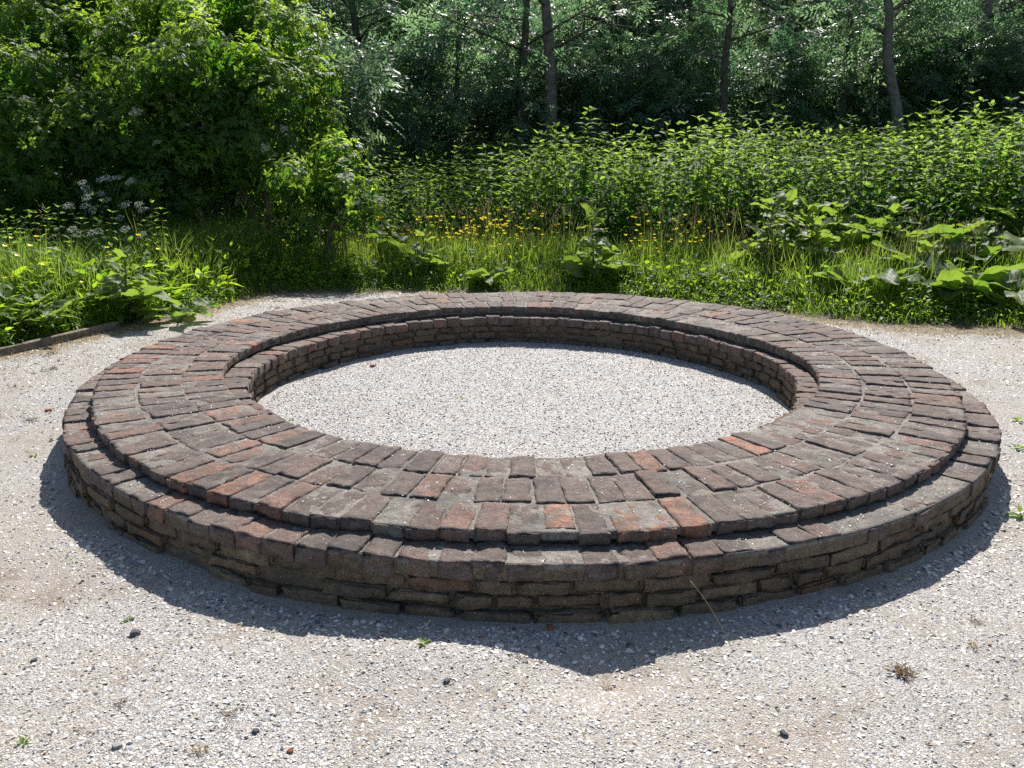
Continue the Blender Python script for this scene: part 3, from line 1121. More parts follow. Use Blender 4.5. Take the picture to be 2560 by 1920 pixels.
def burdock(x, y, label, n=9, L=.38, h=.30, spread=.32, stalk=0.0, rz=None, tint=.5, seed=0):
    st = np.random.default_rng(100 + seed)
    root = empty("burdock_plant", (x, y, float(hz(np.array([x]), np.array([y]))[0])), st.random() * 6 if rz is None else rz, label, "plant", "burdock plants in the verge")
    fo, sk = MB(), MB()
    for k in range(n):
        a = k * 2.4 + st.normal(0, .3)
        q = (k + 1) / n
        hh = h * st.uniform(.6, 1.15)
        sprd = spread * st.uniform(.55, 1.1)
        tip = np.array([math.cos(a) * sprd, math.sin(a) * sprd, hh])
        t = np.linspace(0, 1, 5)[:, None]
        path = t * tip * np.array([1, 1, 0]) + np.array([0, 0, 1]) * hh * (1 - (1 - t) ** 1.8)
        sk.add(*tube(path, np.linspace(.011, .006, 5), 5, False), .4)
        d = np.array([[math.cos(a), math.sin(a), st.uniform(-.2, 1.1)]])
        Lk = L * st.uniform(.65, 1.2)
        V, F = big_leaf(1, st.uniform(.72, .9), .06, st.uniform(.4, 1.0))
        M = frames(d, UP + st.normal(0, .22, (1, 3)), np.array([Lk]))
        fo.add(*inst((V, F, np.zeros(len(V))), M, tip[None] - d * .02, np.array([np.clip(tint + st.normal(0, .2), 0, 1)])))
    if stalk:
        zz = np.linspace(0, stalk, 7)
        lean = st.normal(0, .06, 2)
        sp_ = np.stack([lean[0] * zz, lean[1] * zz, zz], -1)
        sk.add(*tube(sp_, np.linspace(.016, .006, 7), 6, False), .45)
        m = int(11 + stalk * 15)
        for k in range(m):
            t = .25 + .75 * k / (m - 1)
            a = k * 2.4 + st.normal(0, .4)
            el = st.uniform(-.1, .5) + .6 * (t > .85)
            d = np.array([[math.cos(a) * math.cos(el), math.sin(a) * math.cos(el), math.sin(el)]])
            Lk = L * (1.1 - .5 * t) * st.uniform(.6, 1.0)
            V, F = big_leaf(1, .72, .07, st.uniform(.5, 1.1))
            M = frames(d, UP + st.normal(0, .3, (1, 3)), np.array([Lk]))
            b = np.array([[lean[0] * t * stalk, lean[1] * t * stalk, t * stalk]])
            sk.add(*tube(np.concatenate([b, b + d * .06]), [.005, .003], 4, False), .4)
            fo.add(*inst((V, F, np.zeros(len(V))), M, b + d * .06, np.array([np.clip(tint + .25 + st.normal(0, .15), 0, 1)])))
    fo.build("foliage", M_BURDOCK, root, True)
    sk.build("stalk", M_STALK, root, True)
    return root


dep = lambda y: y - CAM[1]
burdock(at(1900, 10.2), 4.85, "burdock with one tall lit shoot, between the buttercups and the big-leaved row", 10, .34, .36, .26, 1.0, 2.6, .7, 21)
burdock(at(2030, 10.0), 4.7, "burdock whose lit shoot leans right, second in the big-leaved row", 11, .40, .38, .32, .9, 1.9, .65, 22)
burdock(at(2310, 9.5), 4.15, "wide burdock with leaves lifted above the grass, left of the two at the right edge", 12, .44, .36, .36, .5, .9, .6, 23)
burdock(at(1485, 10.15), 4.83, "upright leafy burdock standing just behind the far middle of the brick ring", 14, .34, .30, .24, .86, 0.3, .8, 1)
burdock(at(1060, 10.5), 5.15, "low burdock with pale lit leaves right of the elder's lowest branch", 9, .28, .34, .24, .55, 1.2, .65, 2)
burdock(at(1000, 11.5), 6.0, "shaded dark burdock with two broad upright leaves at the foot of the nettles", 6, .46, .50, .16, 0, 2.2, .25, 3)  # low tint puts the shade into its leaf colour
burdock(at(1960, 10.4), 5.1, "tall burdock with upright pale leaves, leftmost of the big-leaved row on the right", 12, .38, .46, .30, .95, 0.6, .6, 4)
burdock(at(2090, 10.7), 5.4, "broad burdock with arching leaves against the dark nettle shade", 13, .44, .52, .36, .8, 4.1, .5, 5)
burdock(at(2230, 10.2), 4.9, "burdock with outstretched lit leaves and a short lit shoot on its right", 12, .40, .46, .34, .85, 5.2, .6, 6)
burdock(at(2160, 9.0), 3.75, "low burdock hanging wavy leaves over the gravel right of the ring", 12, .38, .28, .30, 0, .4, .55, 7)
burdock(at(2400, 8.8), 3.45, "large burdock with wide pale wavy leaves at the right edge of the gravel", 14, .38, .34, .34, 0, 3.0, .55, 8)
burdock(at(2530, 8.5), 3.15, "rightmost burdock cut by the picture edge, leaves almost touching the ground", 13, .36, .28, .34, 0, 1.0, .45, 9)
burdock(at(2420, 9.9), 4.55, "burdock behind the two big ones at the right edge, with yellow-green tips", 12, .42, .52, .36, .65, 2.0, .65, 10)
burdock(at(2550, 10.4), 5.1, "tall burdock at the right picture edge before the nettles", 11, .40, .6, .34, .9, 0, .5, 11)
burdock(at(1880, 9.9), 4.55, "small burdock among grass just right of the ring's back rim", 8, .22, .18, .18, .2, 0, .6, 12)
burdock(at(350, 8.3), 2.55, "bright burdock with one long leaf in the left verge", 9, .30, .28, .24, .55, 5.0, .75, 13)
burdock(at(455, 8.1), 2.55, "low burdock spilling onto the gravel at the tip of the left verge", 9, .26, .14, .20, 0, 1.0, .6, 14)
burdock(at(1215, 9.9), 4.6, "small rosette of bright toothed leaves below the buttercups", 10, .26, .18, .12, 0, 0, .9, 15)
burdock(at(130, 7.4), 1.75, "leafy burdock half hidden in grass above the timber edging", 8, .22, .22, .2, .3, 0, .75, 16)


# --- buttercups
def buttercup_mesh():
    mb = MB()
    h = rng.uniform(.46, .68)
    top = np.array([rng.normal(0, .03), rng.normal(0, .03), h])
    P_ = np.array([[0, 0, 0], top * .5 + [.01, 0, 0], top])
    mb.add(*tube(P_, [.002, .0018, .0015], 3, False), .5, 0)
    V, F = leaf_small(.95, .0, -.35)
    for k in range(5):
        a = k * 2 * PI / 5
        M = frames(np.array([[math.cos(a), math.sin(a), .35]]), UP[None], np.array([.0255]))
        mb.add(*inst((V, F, np.zeros(len(V))), M, top[None]), 1)
    for k in range(3):
        a = rng.random() * 6
        M = frames(np.array([[math.cos(a), math.sin(a), .2]]), UP[None], np.array([.05]))
        mb.add(*inst((leaf_small(.6, .02)[0], leaf_small()[1], np.full(5, .5)), M, np.array([[0, 0, .12 + .05 * k]])), 0)
    return mb.data("buttercup", [M_STALK, M_PETAL])


BM = [buttercup_mesh() for _ in range(5)]
spots = []
while len(spots) < 300:
    if len(spots) < 200:
        x, y = random.gauss(at(1180, 10.9), .62), random.gauss(5.62, .33)
    elif len(spots) < 255:
        x, y = random.uniform(at(1560, 10.5), at(1800, 10.5)), random.uniform(4.7, 5.7)
    elif len(spots) < 280:
        x, y = random.uniform(at(560, 10.5), at(900, 10.5)), random.uniform(4.9, 5.7)
    else:
        x, y = random.uniform(-5.2, -3.6), random.uniform(1.2, 3.2)
    e_ = float(edge_dist(np.array([x]), np.array([y]))[0])
    if e_ > .12:
        spots.append((x, y))
sx, sy = np.array(spots).T
sz_ = hz(sx, sy)
LB = ["yellow buttercup in the dense drift before the nettles, behind the ring", "yellow buttercup in the grass between the upright burdock and the big-leaved row",
      "yellow buttercup in the shaded grass under the elder", "yellow buttercup in the grass of the left verge"]
for k in range(len(spots)):
    o = link("buttercup", BM[k % 5], None, (sx[k], sy[k], sz_[k]))
    o.rotation_euler = (0, 0, random.random() * 6.28)
    s_ = random.uniform(.8, 1.25)
    o.scale = (s_ * 1.1, s_ * 1.1, s_)
    q = 0 if k < 200 else 1 if k < 255 else 2 if k < 280 else 3
    tag(o, LB[q], "flower", ("buttercups in the drift before the nettles", "buttercups right of the upright burdock", "buttercups under the elder", "buttercups in the left verge")[q])


# --- cow parsley
def umbel(mb, c, r, mat, n=26, tilt=None):
    a = rng.random(n) * 2 * PI
    q = np.sqrt(rng.random(n)) * r
    P_ = np.stack([q * np.cos(a), q * np.sin(a), .25 * r * (1 - (q / r) ** 2) + rng.normal(0, .03 * r, n)], -1)
    if tilt is not None:
        P_ = P_ @ tilt.T
    V = np.array([[-.5, -.4, 0], [.5, -.4, .05], [.5, .4, 0], [-.5, .4, .05], [0, 0, .14]])
    M = rand_rz(n, r * rng.uniform(.28, .46, n), .4)
    mb.add(*inst((V, [np.array([[0, 1, 4], [1, 2, 4], [2, 3, 4], [3, 0, 4]])], np.zeros(5)), M, P_ + c), mat)


def cow_parsley(x, y, h, heads, label):
    root = empty("cow_parsley", (x, y, float(hz(np.array([x]), np.array([y]))[0])), 0, label, "plant", "cow parsley in the left verge")
    sk, lv = MB(), MB()
    zz = np.linspace(0, h * .8, 4)
    sk.add(*tube(np.stack([0 * zz, 0 * zz, zz], -1), [.006, .005, .004, .004], 4, False), .5)
    for k in range(heads):
        a = k * 2.4 + rng.normal(0, .3)
        q = .05 + .17 * rng.random()
        tip = np.array([math.cos(a) * q, math.sin(a) * q, h * rng.uniform(.84, 1.06)])
        s0 = np.array([0, 0, h * rng.uniform(.5, .78)])
        sk.add(*tube(np.stack([s0, s0 * .4 + tip * .6 - [0, 0, .02], tip]), [.003, .0025, .002], 3, False), .5)
        ub = MB()
        for w in range(6):
            aw = w * 1.047
            umbel(ub, tip + np.array([math.cos(aw) * .034, math.sin(aw) * .027, math.sin(aw) * .02]), .024, 0, 14, TILT)
        ub.build("flower_head", M_UMBEL, root)
    n = 26
    zb = h * rng.uniform(.1, .6, n)
    a = rng.random(n) * 6.28
    d = np.stack([np.cos(a), np.sin(a), rng.uniform(-.2, .5, n)], -1)
    plant_leaves(lv, leaf(.35, .2, .04), np.stack([0 * a, 0 * a, zb], -1) + d * .05, d, rng.uniform(.06, .14, n), rng.random(n))
    sk.build("stem", M_STALK, root)
    lv.build("foliage", M_WEED, root)


TILT = np.array(Matrix.Rotation(math.radians(38), 3, 'X'))


def on_col(px_, y):
    return at(px_, dep(y)), y


for px_, y, h, nh, lb in ((245, 4.25, 1.22, 5, "tallest cow parsley, with white heads high before the dark elder"),
                          (310, 4.5, 1.20, 6, "cow parsley right of the tallest one, white heads in a slanting row"),
                          (345, 4.2, .98, 5, "cow parsley lowest on the right of the white-flowered group"),
                          (215, 4.0, 1.02, 5, "cow parsley leftmost of the white-flowered group, heads close together"),
                          (225, 3.6, .78, 4, "short cow parsley standing below the rest of the white-flowered group"),
                          (330, 3.9, .72, 3, "short cow parsley behind the bright burdock in the left verge")):
    cow_parsley(*on_col(px_, y), h, nh, lb)


# --- elder shrubs
def elder_sprig(n_pairs=3, seed=0):
    mb = MB()
    lf = leaf(.46, .18, .05)
    for k in range(n_pairs):
        z = .05 + .07 * k
        for s in (0, PI):
            a = k * PI / 2 + s + rng.normal(0, .2)
            el = (-.35, .05, .55)[min(k, 2)] + rng.normal(0, .12)
            R = np.array([math.cos(a) * math.cos(el), math.sin(a) * math.cos(el), math.sin(el)])
            side = np.array([-math.sin(a), math.cos(a), 0])
            L = (.21, .19, .13)[min(k, 2)] * rng.uniform(.85, 1.15)
            b0 = np.array([0, 0, z])
            base, dirs, ln_ = [], [], []
            for q, ang in ((1.0, 0), (.78, .95), (.78, -.95), (.45, 1.05), (.45, -1.05)):
                base.append(b0 + R * L * q * .62 - np.array([0, 0, .10 * q * q * L]))
                dirs.append(R * math.cos(ang) + side * math.sin(ang) - np.array([0, 0, .18]))
                ln_.append(L * (.50 if q == 1 else .42) * rng.uniform(.85, 1.15))
            plant_leaves(mb, lf, np.array(base), np.array(dirs), np.array(ln_), np.full(5, .10 + .14 * k))
    return mb.proto()


ESPR = [elder_sprig(3, k) for k in range(5)]


def flower_mesh():
    mb = MB()
    for w in range(9):
        a = w * 2.4
        q = .018 * math.sqrt(w)
        umbel(mb, np.array([math.cos(a) * q, math.sin(a) * q, -.2 * q]), .02, 0, 12)
    return mb.data("flower_head", [M_ELDERFLOWER])


EFL = [flower_mesh() for _ in range(2)]


def lobed_crown(mb, lobes, protos, dens, scale, origin, inner=.3, upbias=.45, tint=.1):
    """sprigs over the skins of overlapping lobes, plus some inside"""
    pts = []
    for (cx, cy, cz, rx, ry, rz) in lobes:
        area = 4 * PI * ((rx * ry) ** 1.6 / 3 + (rx * rz) ** 1.6 / 3 + (ry * rz) ** 1.6 / 3) ** (1 / 1.6)
        n = int(area * dens)
        d = nrm(rng.normal(0, 1, (n, 3)))
        c = np.array([cx, cy, cz])
        rr = np.array([rx, ry, rz])
        lump = fbm(d * 2.3 + c * 3.1, 3)
        q = .72 + .5 * lump + rng.normal(0, .05, n)
        inn = rng.random(n) < inner
        q = np.where(inn, rng.uniform(.3, .85, n), q)
        P_ = c + d * rr * q[:, None]
        hole = fbm(P_ * 1.7 + 5, 2)
        ok = (hole > .39) | inn
        ok &= P_[:, 2] > .12
        nn_ = nrm(d / rr)
        pts.append((P_[ok], nn_[ok], lump[ok], inn[ok]))
    P_ = np.concatenate([p[0] for p in pts])
    nv = np.concatenate([p[1] for p in pts])
    lu = np.concatenate([p[2] for p in pts])
    axis_ = nrm(nv + np.array([0, 0, upbias]) + rng.normal(0, .3, P_.shape))
    idx = rng.integers(0, len(protos), len(P_))
    for k, pr in enumerate(protos):
        s = idx == k
        m = s.sum()
        if not m:
            continue
        a = rng.random(m) * 6.28
        U = np.stack([np.cos(a), np.sin(a), .3 * np.ones(m)], -1)
        M = frames(axis_[s], U, scale * rng.uniform(.75, 1.25, m), 'z')
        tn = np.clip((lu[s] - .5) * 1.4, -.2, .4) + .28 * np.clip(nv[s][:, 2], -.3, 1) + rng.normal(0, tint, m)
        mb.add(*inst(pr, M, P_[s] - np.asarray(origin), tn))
    return P_, nv


def elder(x, y, lobes, label, flowers, dens=26, stems=7):
    z0 = float(hz(np.array([x]), np.array([y]))[0])
    root = empty("elder_shrub", (x, y, z0), 0, label, "shrub", "elder shrubs on the left")
    cr_ = MB()
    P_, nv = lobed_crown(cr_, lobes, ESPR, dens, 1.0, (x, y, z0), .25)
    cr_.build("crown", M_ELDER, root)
    st = MB()
    for k in range(stems):
        lb = lobes[k % len(lobes)]
        tip = np.array([lb[0] - x, lb[1] - y, lb[2] - z0]) + rng.normal(0, .25, 3)
        b0 = np.array([rng.normal(0, .18), rng.normal(0, .18), -.05])
        t = np.linspace(0, 1, 7)[:, None]
        path = b0 + (tip - b0) * t + np.array([0, 0, .35]) * np.sin(t * PI) * rng.uniform(.2, 1) + rng.normal(0, .03, (7, 3)) * t
        st.add(*tube(path, np.linspace(.045, .012, 7), 6), .5)
        for b_ in range(4):
            t0 = rng.integers(2, 6)
            d = nrm(rng.normal(0, 1, 3) + [0, -.5, .1])
            ln_ = rng.uniform(.4, 1.0)
            st.add(*tube(np.stack([path[t0], path[t0] + d * ln_ * .5 + [0, 0, .05], path[t0] + d * ln_]), [.012, .008, .004], 4), .5)
    st.build("stems", M_TWIG, root, True)
    # flower heads on the side that shows and on top
    c = np.nonzero((nv[:, 1] < .1) & (nv[:, 2] > -.35) & (P_[:, 2] > .8))[0]
    for q in rng.choice(c, min(flowers, len(c)), replace=False):
        o = link("flower_head", EFL[int(q) % 2], root)
        v = nrm(nv[q] + [0, -.5, .7])
        o.location = Vector(P_[q] + nv[q] * .24 + [0, -.06, .05] - [x, y, z0])
        o.rotation_euler = Vector(v).to_track_quat('Z', 'Y').to_euler()
        s_ = rng.uniform(.95, 1.4)
        o.scale = (s_,) * 3
    return root


def lobe(px_, py_, dp_, rx, ry, rz):
    return (at(px_, dp_), dp_ + CAM[1], 1.6 + (386 - py_) / FPX * dp_, rx, ry, rz)


elder(-3.5, 7.3, [lobe(460, 210, 11.3, .42, .4, .28), lobe(550, 150, 11.9, .5, .42, .28), lobe(640, 185, 11.9, .42, .4, .28), lobe(530, 85, 12.8, .5, .45, .28), lobe(620, 60, 13.6, .6, .5, .3),
                  lobe(700, 260, 12.0, .45, .45, .35), lobe(800, 320, 12.7, .36, .4, .3), lobe(640, 370, 12.0, .65, .6, .45), lobe(750, 130, 13.4, .55, .55, .35), lobe(690, 30, 14.6, .7, .6, .35),
                  lobe(790, 220, 12.8, .4, .4, .32), lobe(700, 490, 12.8, .45, .5, .4), lobe(680, 600, 12.5, .4, .4, .35), lobe(560, 280, 11.9, .5, .5, .35)],
      "elder shrub with a bright sunlit shoulder, nearest the middle of the picture", 15, 36)
elder(at(820, 11.4), 6.0, [lobe(855, 480, 10.8, .34, .34, .22), lobe(735, 455, 10.9, .24, .26, .17), lobe(890, 520, 10.6, .2, .22, .14), lobe(850, 400, 11.4, .24, .28, .17), lobe(800, 560, 11.2, .36, .3, .22)],
      "small lit elder bush reaching low towards the nettles", 5, 60, 4)
elder(at(370, 12.2), 6.9, [lobe(330, 340, 11.6, .85, .7, .5), lobe(390, 225, 11.8, .55, .5, .32), lobe(290, 140, 12.5, .6, .5, .32), lobe(350, 40, 13.9, .7, .6, .35), lobe(230, 40, 13.4, .45, .4, .3), lobe(450, 450, 11.6, .6, .6, .5),
                           lobe(290, 490, 11.9, .6, .6, .5), lobe(420, 570, 11.9, .5, .5, .4), lobe(280, 600, 12.0, .6, .5, .4), lobe(430, 90, 13.0, .4, .4, .28)],
      "broad dark elder shrub in the left half, low skirts of leaves behind the cow parsley", 14, 36)
elder(at(90, 12.2), 6.9, [lobe(130, 340, 11.4, .8, .7, .5), lobe(110, 215, 11.7, .55, .5, .32), lobe(170, 110, 12.6, .5, .45, .3), lobe(160, 20, 13.8, .6, .5, .35), lobe(60, 470, 11.4, .7, .6, .5), lobe(-20, 100, 13.4, .8, .7, .45),
                          lobe(-120, 300, 12.0, .9, .8, .6), lobe(110, 590, 11.8, .7, .6, .4), lobe(-60, 560, 11.8, .7, .6, .5)],
      "dark elder shrub at the left edge of the picture", 10, 36)
# shade plants filling the foot of the elders
px, py = jittered(-9.5, -2.3, 6.2, 10.5, 16)
k = (np.abs(px - at(620, 12)) > .45) | (py > 8.2)
px, py = px[k], py[k]
field("shade_undergrowth", NETTLES, px, py, rng.uniform(.32, .66, len(px)) * (1 + .35 * smooth(8, 9.5, py)), "dark nettles and weeds growing in the shade under the elders", "undergrowth", M_NETTLE)


# --- woodland trees
def ash_sprig():
    mb = MB()
    lf = leaf_small(.36, .05, .12)
    for k in range(5):
        a = k * 2.4 + rng.normal(0, .2)
        el = rng.uniform(-.2, .5)
        R = np.array([math.cos(a) * math.cos(el), math.sin(a) * math.cos(el), math.sin(el)])
        side = np.array([-math.sin(a), math.cos(a), 0])
        L = .26 * rng.uniform(.8, 1.2)
        b0 = np.array([0, 0, .03 * k])
        base, dirs, ln_ = [], [], []
        for q, ang in ((1, 0), (.8, .9), (.8, -.9), (.55, 1), (.55, -1), (.32, 1.05), (.32, -1.05)):
            base.append(b0 + R * L * q - np.array([0, 0, .25 * q * q * L]))
            dirs.append(R * math.cos(ang) + side * math.sin(ang) - np.array([0, 0, .25]))
            ln_.append(.118 * rng.uniform(.8, 1.2))
        plant_leaves(mb, lf, np.array(base), np.array(dirs), np.array(ln_), np.full(7, .35 + rng.normal(0, .1)))
    return mb.proto()


ASPR = [ash_sprig() for _ in range(4)]


def tree_meshes(h, rad, nbough, lowest, sprigs, crook=.25, seed=0, clump=.55):
    """trunk mesh with limbs, crown mesh of leaf sprigs round the twig ends"""
    tr, cr_ = MB(), MB()
    t = np.linspace(0, 1, 12)
    dx = np.cumsum(rng.normal(0, crook / 12, 12)) + crook * np.sin(t * 4 + seed) * .4
    dy = np.cumsum(rng.normal(0, crook / 12, 12))
    dx -= dx[0]
    dy -= dy[0]
    path = np.stack([dx, dy, t * h], -1)
    path[0, 2] = -.2
    rr = rad * (1.12 - .95 * t)
    rr[0] *= 1.3
    tr.add(*tube(path, rr, 9), .5)
    tips = []
    for k in range(nbough):
        z = lowest + (h * .97 - lowest) * ((k + rng.random()) / nbough)
        b = np.array([np.interp(z, path[:, 2], path[:, 0]), np.interp(z, path[:, 2], path[:, 1]), z])
        a = k * 2.4 + rng.normal(0, .4)
        ln_ = (.55 + .22 * h * math.sin(PI * min(1, max(.12, (z - lowest * .6) / h)))) * rng.uniform(.7, 1.2)
        up_ = rng.uniform(.05, .6)
        d = np.array([math.cos(a), math.sin(a), up_])
        p = np.stack([b, b + d * ln_ * .5 + [0, 0, .06], b + d * ln_ + rng.normal(0, .1, 3)])
        r0 = rad * .28 * (1.1 - z / h) + .008
        tr.add(*tube(p, [r0, r0 * .7, .006], 5), .5)
        tips += [p[2], p[1] * .4 + p[2] * .6]
        for w in range(3):
            q = rng.uniform(.3, .9)
            s_ = p[0] * (1 - q) + p[2] * q
            dd_ = nrm(rng.normal(0, 1, 3) + d * .7)
            e_ = s_ + dd_ * ln_ * rng.uniform(.25, .5)
            tr.add(*tube(np.stack([s_, e_]), [r0 * .35, .004], 4), .5)
            tips.append(e_)
    tips = np.array(tips)
    per = max(1, sprigs // len(tips))
    big = rng.uniform(.5, 1.5, len(tips))
    n_each = np.maximum(1, (per * big).astype(int))
    C = np.repeat(tips, n_each, 0)
    off = rng.normal(0, 1, C.shape) * np.array([clump, clump, clump * .55]) * .5
    P_ = C + off
    ax_ = nrm(nrm(off) * .6 + np.array([0, 0, .6]) + rng.normal(0, .3, P_.shape))
    idx = rng.integers(0, len(ASPR), len(P_))
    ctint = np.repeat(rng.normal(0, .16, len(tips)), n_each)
    for k, pr in enumerate(ASPR):
        s = idx == k
        m = s.sum()
        a = rng.random(m) * 6.28
        M = frames(ax_[s], np.stack([np.cos(a), np.sin(a), .2 * np.ones(m)], -1), rng.uniform(.75, 1.2, m), 'z')
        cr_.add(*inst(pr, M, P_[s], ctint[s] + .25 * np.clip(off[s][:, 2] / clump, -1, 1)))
    return tr, cr_


SLIM = [tree_meshes(6.2, .10, 12, 2.2, 130, .35, k, .45) for k in range(3)]
MIDT = [tree_meshes(6.9, .17, 20, 1.2, 560, .4, k, .5) for k in range(3)]
POLE = [tree_meshes(6.6, .10, 11, 2.4, 130, .6, k, .45) for k in range(3)]
BIGT = [tree_meshes(12.5, .22, 40, 1.0, 800, .5, k, .9) for k in range(3)]
SHRB = [tree_meshes(3.0, .05, 16, .3, 330, .4, k, .5) for k in range(3)]
TD = {}
for nm_, ls in (('slim', SLIM), ('mid', MIDT), ('pole', POLE), ('big', BIGT), ('shrub', SHRB)):
    TD[nm_] = [(a.data("trunk", [M_BARK_PALE if nm_ == 'slim' else M_BARK], True), b.data("crown", [M_ASH])) for a, b in ls]


def plant_tree(kind_, k, x, y, rz, sc, label, group, name="woodland_tree", cat="tree", rr=1.0):
    root = empty(name, (x, y, float(hz(np.array([x]), np.array([y]))[0])), rz, label, cat, group)
    a = link("trunk", TD[kind_][k % 3][0], root)
    b = link("crown", TD[kind_][k % 3][1], root)
    root.scale = (sc,) * 3
    a.scale = (rr, rr, 1)
    return root


# the ones the photo shows at the wood's edge, left to right
front_trees = [
    ('mid', 905, 21.5, 1.0, 1.0, "dark tree with a slanting forked limb, just right of the elder"),
    ('mid', 1000, 23.5, 1.05, 1.0, "dark tree second from the elder at the wood's edge"),
    ('pole', 1120, 18.3, .95, .8, "tree behind the lowest dip of the nettles"),
    ('pole', 1305, 17.9, 1.0, 1.3, "thick dark trunk in the middle of the wood, left of a grey one"),
    ('slim', 1372, 18.2, 1.15, 1.5, "tall grey trunk in the middle of the wood, beside a thick dark one"),
    ('mid', 1500, 22.5, 1.0, .9, "dark tree right of the grey trunk in the middle"),
    ('mid', 1590, 22.5, 1.05, 1.0, "leafy tree over the middle of the nettles, between two dark trunks"),
    ('mid', 1690, 23, 1.0, .9, "dark tree left of the straight black trunk over the nettles"),
    ('pole', 1795, 17.9, 1.0, 1.05, "straight black trunk right of the middle, leaves lit silver beside it"),
    ('mid', 1900, 23.0, 1.0, .9, "dark tree halfway between the straight black trunk and the crooked grey one"),
    ('pole', 2050, 18.7, 1.05, 1.0, "dark tree just left of the crooked grey trunk"),
    ('mid', 2270, 22, 1.0, 1.0, "dark leaning tree just right of the crooked grey trunk"),
    ('slim', 2385, 19.0, 1.1, 1.25, "slender grey trunk between the crooked tree and the right edge"),
    ('slim', 2535, 18.0, 1.0, .9, "young tree with bright yellow-green leaves at the right edge of the wood"),
    ('mid', 2460, 23, 1.0, 1.0, "dark tree behind the slender grey trunk near the right edge"),
    ('mid', 2640, 22.0, 1.0, 1.0, "dark tree just outside the right edge of the wood"),
    ('mid', 760, 23.0, 1.0, 1.0, "dark tree seen past the bright shoulder of the elder"),
    ('mid', 560, 24.0, 1.05, 1.0, "dark tree behind the middle of the elders"),
    ('mid', 300, 23.0, 1.0, 1.0, "dark tree behind the broad elder on the left"),
    ('mid', 60, 22.0, 1.0, 1.0, "dark tree behind the elder at the left edge"),
]
for k, (kd, px_, dp_, sc_, rr_, lb) in enumerate(front_trees):
    plant_tree(kd, k, at(px_, dp_), dp_ + CAM[1], k * 1.7, sc_, lb, "trees at the edge of the wood", rr=rr_)


# crooked grey tree, its own trunk
def crooked():
    dp_ = 17.6
    bx, by = at(2205, dp_), dp_ + CAM[1]
    z0 = float(hz(np.array([bx]), np.array([by]))[0])
    root = empty("woodland_tree", (bx, by, z0), 0, "crooked grey trunk rising from the nettles, bent to the left halfway up", "tree", "trees at the edge of the wood")
    px_ = [2208, 2200, 2185, 2165, 2152, 2150, 2148, 2132, 2110, 2090]
    py_ = [400, 330, 260, 200, 150, 110, 60, 0, -90, -200]
    path = np.array([[at(a, dp_) - bx, .02 * k, 1.6 + (386 - b) / FPX * dp_ - z0] for k, (a, b) in enumerate(zip(px_, py_))])
    path = np.concatenate([[[path[0, 0] + .02, 0, -.2]], path])
    tr = MB()
    tr.add(*tube(path, [.16, .13, .115, .105, .10, .095, .09, .085, .075, .06, .03], 9), .5)
    cr_ = MB()
    tips = []
    for k in range(14):
        q = rng.integers(5, 11)
        a = rng.random() * 6.28
        e_ = path[q] + np.array([math.cos(a), math.sin(a), .5]) * rng.uniform(.5, 1.3)
        tr.add(*tube(np.stack([path[q], (path[q] + e_) / 2 + [0, 0, .06], e_]), [.03, .02, .006], 5), .5)
        tips.append(e_)
    C = np.repeat(np.array(tips), 11, 0)
    off = rng.normal(0, .27, C.shape)
    idx = rng.integers(0, 4, len(C))
    for k in range(4):
        s = idx == k
        m = s.sum()
        a = rng.random(m) * 6.28
        M = frames(nrm(off[s] + [0, 0, .3]), np.stack([np.cos(a), np.sin(a), .2 * np.ones(m)], -1), rng.uniform(.8, 1.2, m), 'z')
        cr_.add(*inst(ASPR[k], M, C[s] + off[s], rng.normal(.1, .1, m)))
    tr.build("trunk", [M_BARK_PALE], root, True)
    cr_.build("crown", [M_ASH], root)


crooked()
# understorey shrubs between nettles and trunks
SHL = ["shrub of fine silver-lit leaves at the wood's edge above the dip in the nettles", "dark shrub under the trees behind the elder's low bush",
       "leafy shrub below the thick dark trunk in the middle", "shrub with pale shining leaves under the leafy tree over the nettles",
       "low dark shrub left of the crooked grey trunk", "shrub right behind the crooked grey trunk", "bright shrub between the slender grey trunk and the right edge",
       "shrub in the shade under the straight black trunk", "shrub at the right edge under the young bright tree", "shrub behind the middle of the elders"]
for k, (px_, dp_, sc_) in enumerate(((1190, 18.5, 1.25), (950, 18.5, 1.1), (1330, 19.0, 1.15), (1620, 19.5, 1.1), (2050, 19.5, 1.05), (2260, 19.2, 1.1), (2440, 19.0, 1.1), (1830, 19.4, 1.05), (2570, 19.4, 1.2), (640, 18.5, 1.2))):
    plant_tree('shrub', k, at(px_, dp_), dp_ + CAM[1], k * 2.1, sc_, SHL[k], "understorey shrubs at the wood's edge", "woodland_shrub", "shrub")
for k, (px_, dp_, sc_, lb) in enumerate(((1060, 19.6, 1.05, "tall pale-leaved shrub in the wood's edge above the low dip of the nettles"), (1250, 20.4, 1.2, "tall shrub filling the gap left of the thick dark trunk"),
                                         (1450, 20.0, 1.05, "tall shrub filling the gap right of the grey trunk in the middle"), (1700, 20.4, 1.2, "tall shrub filling the gap left of the straight black trunk"),
                                         (1900, 20.0, 1.05, "tall shrub filling the gap right of the straight black trunk"), (2130, 20.4, 1.2, "tall shrub just behind the crooked grey trunk"),
                                         (2340, 20.0, 1.05, "tall shrub left of the slender grey trunk near the right edge"), (2500, 20.6, 1.2, "tall shrub behind the bright young tree at the right edge"))):
    plant_tree('shrub', k + 1, at(px_, dp_), dp_ + CAM[1], k * 2.3, sc_, lb, "tall shrubs between the trunks", "woodland_shrub", "shrub")
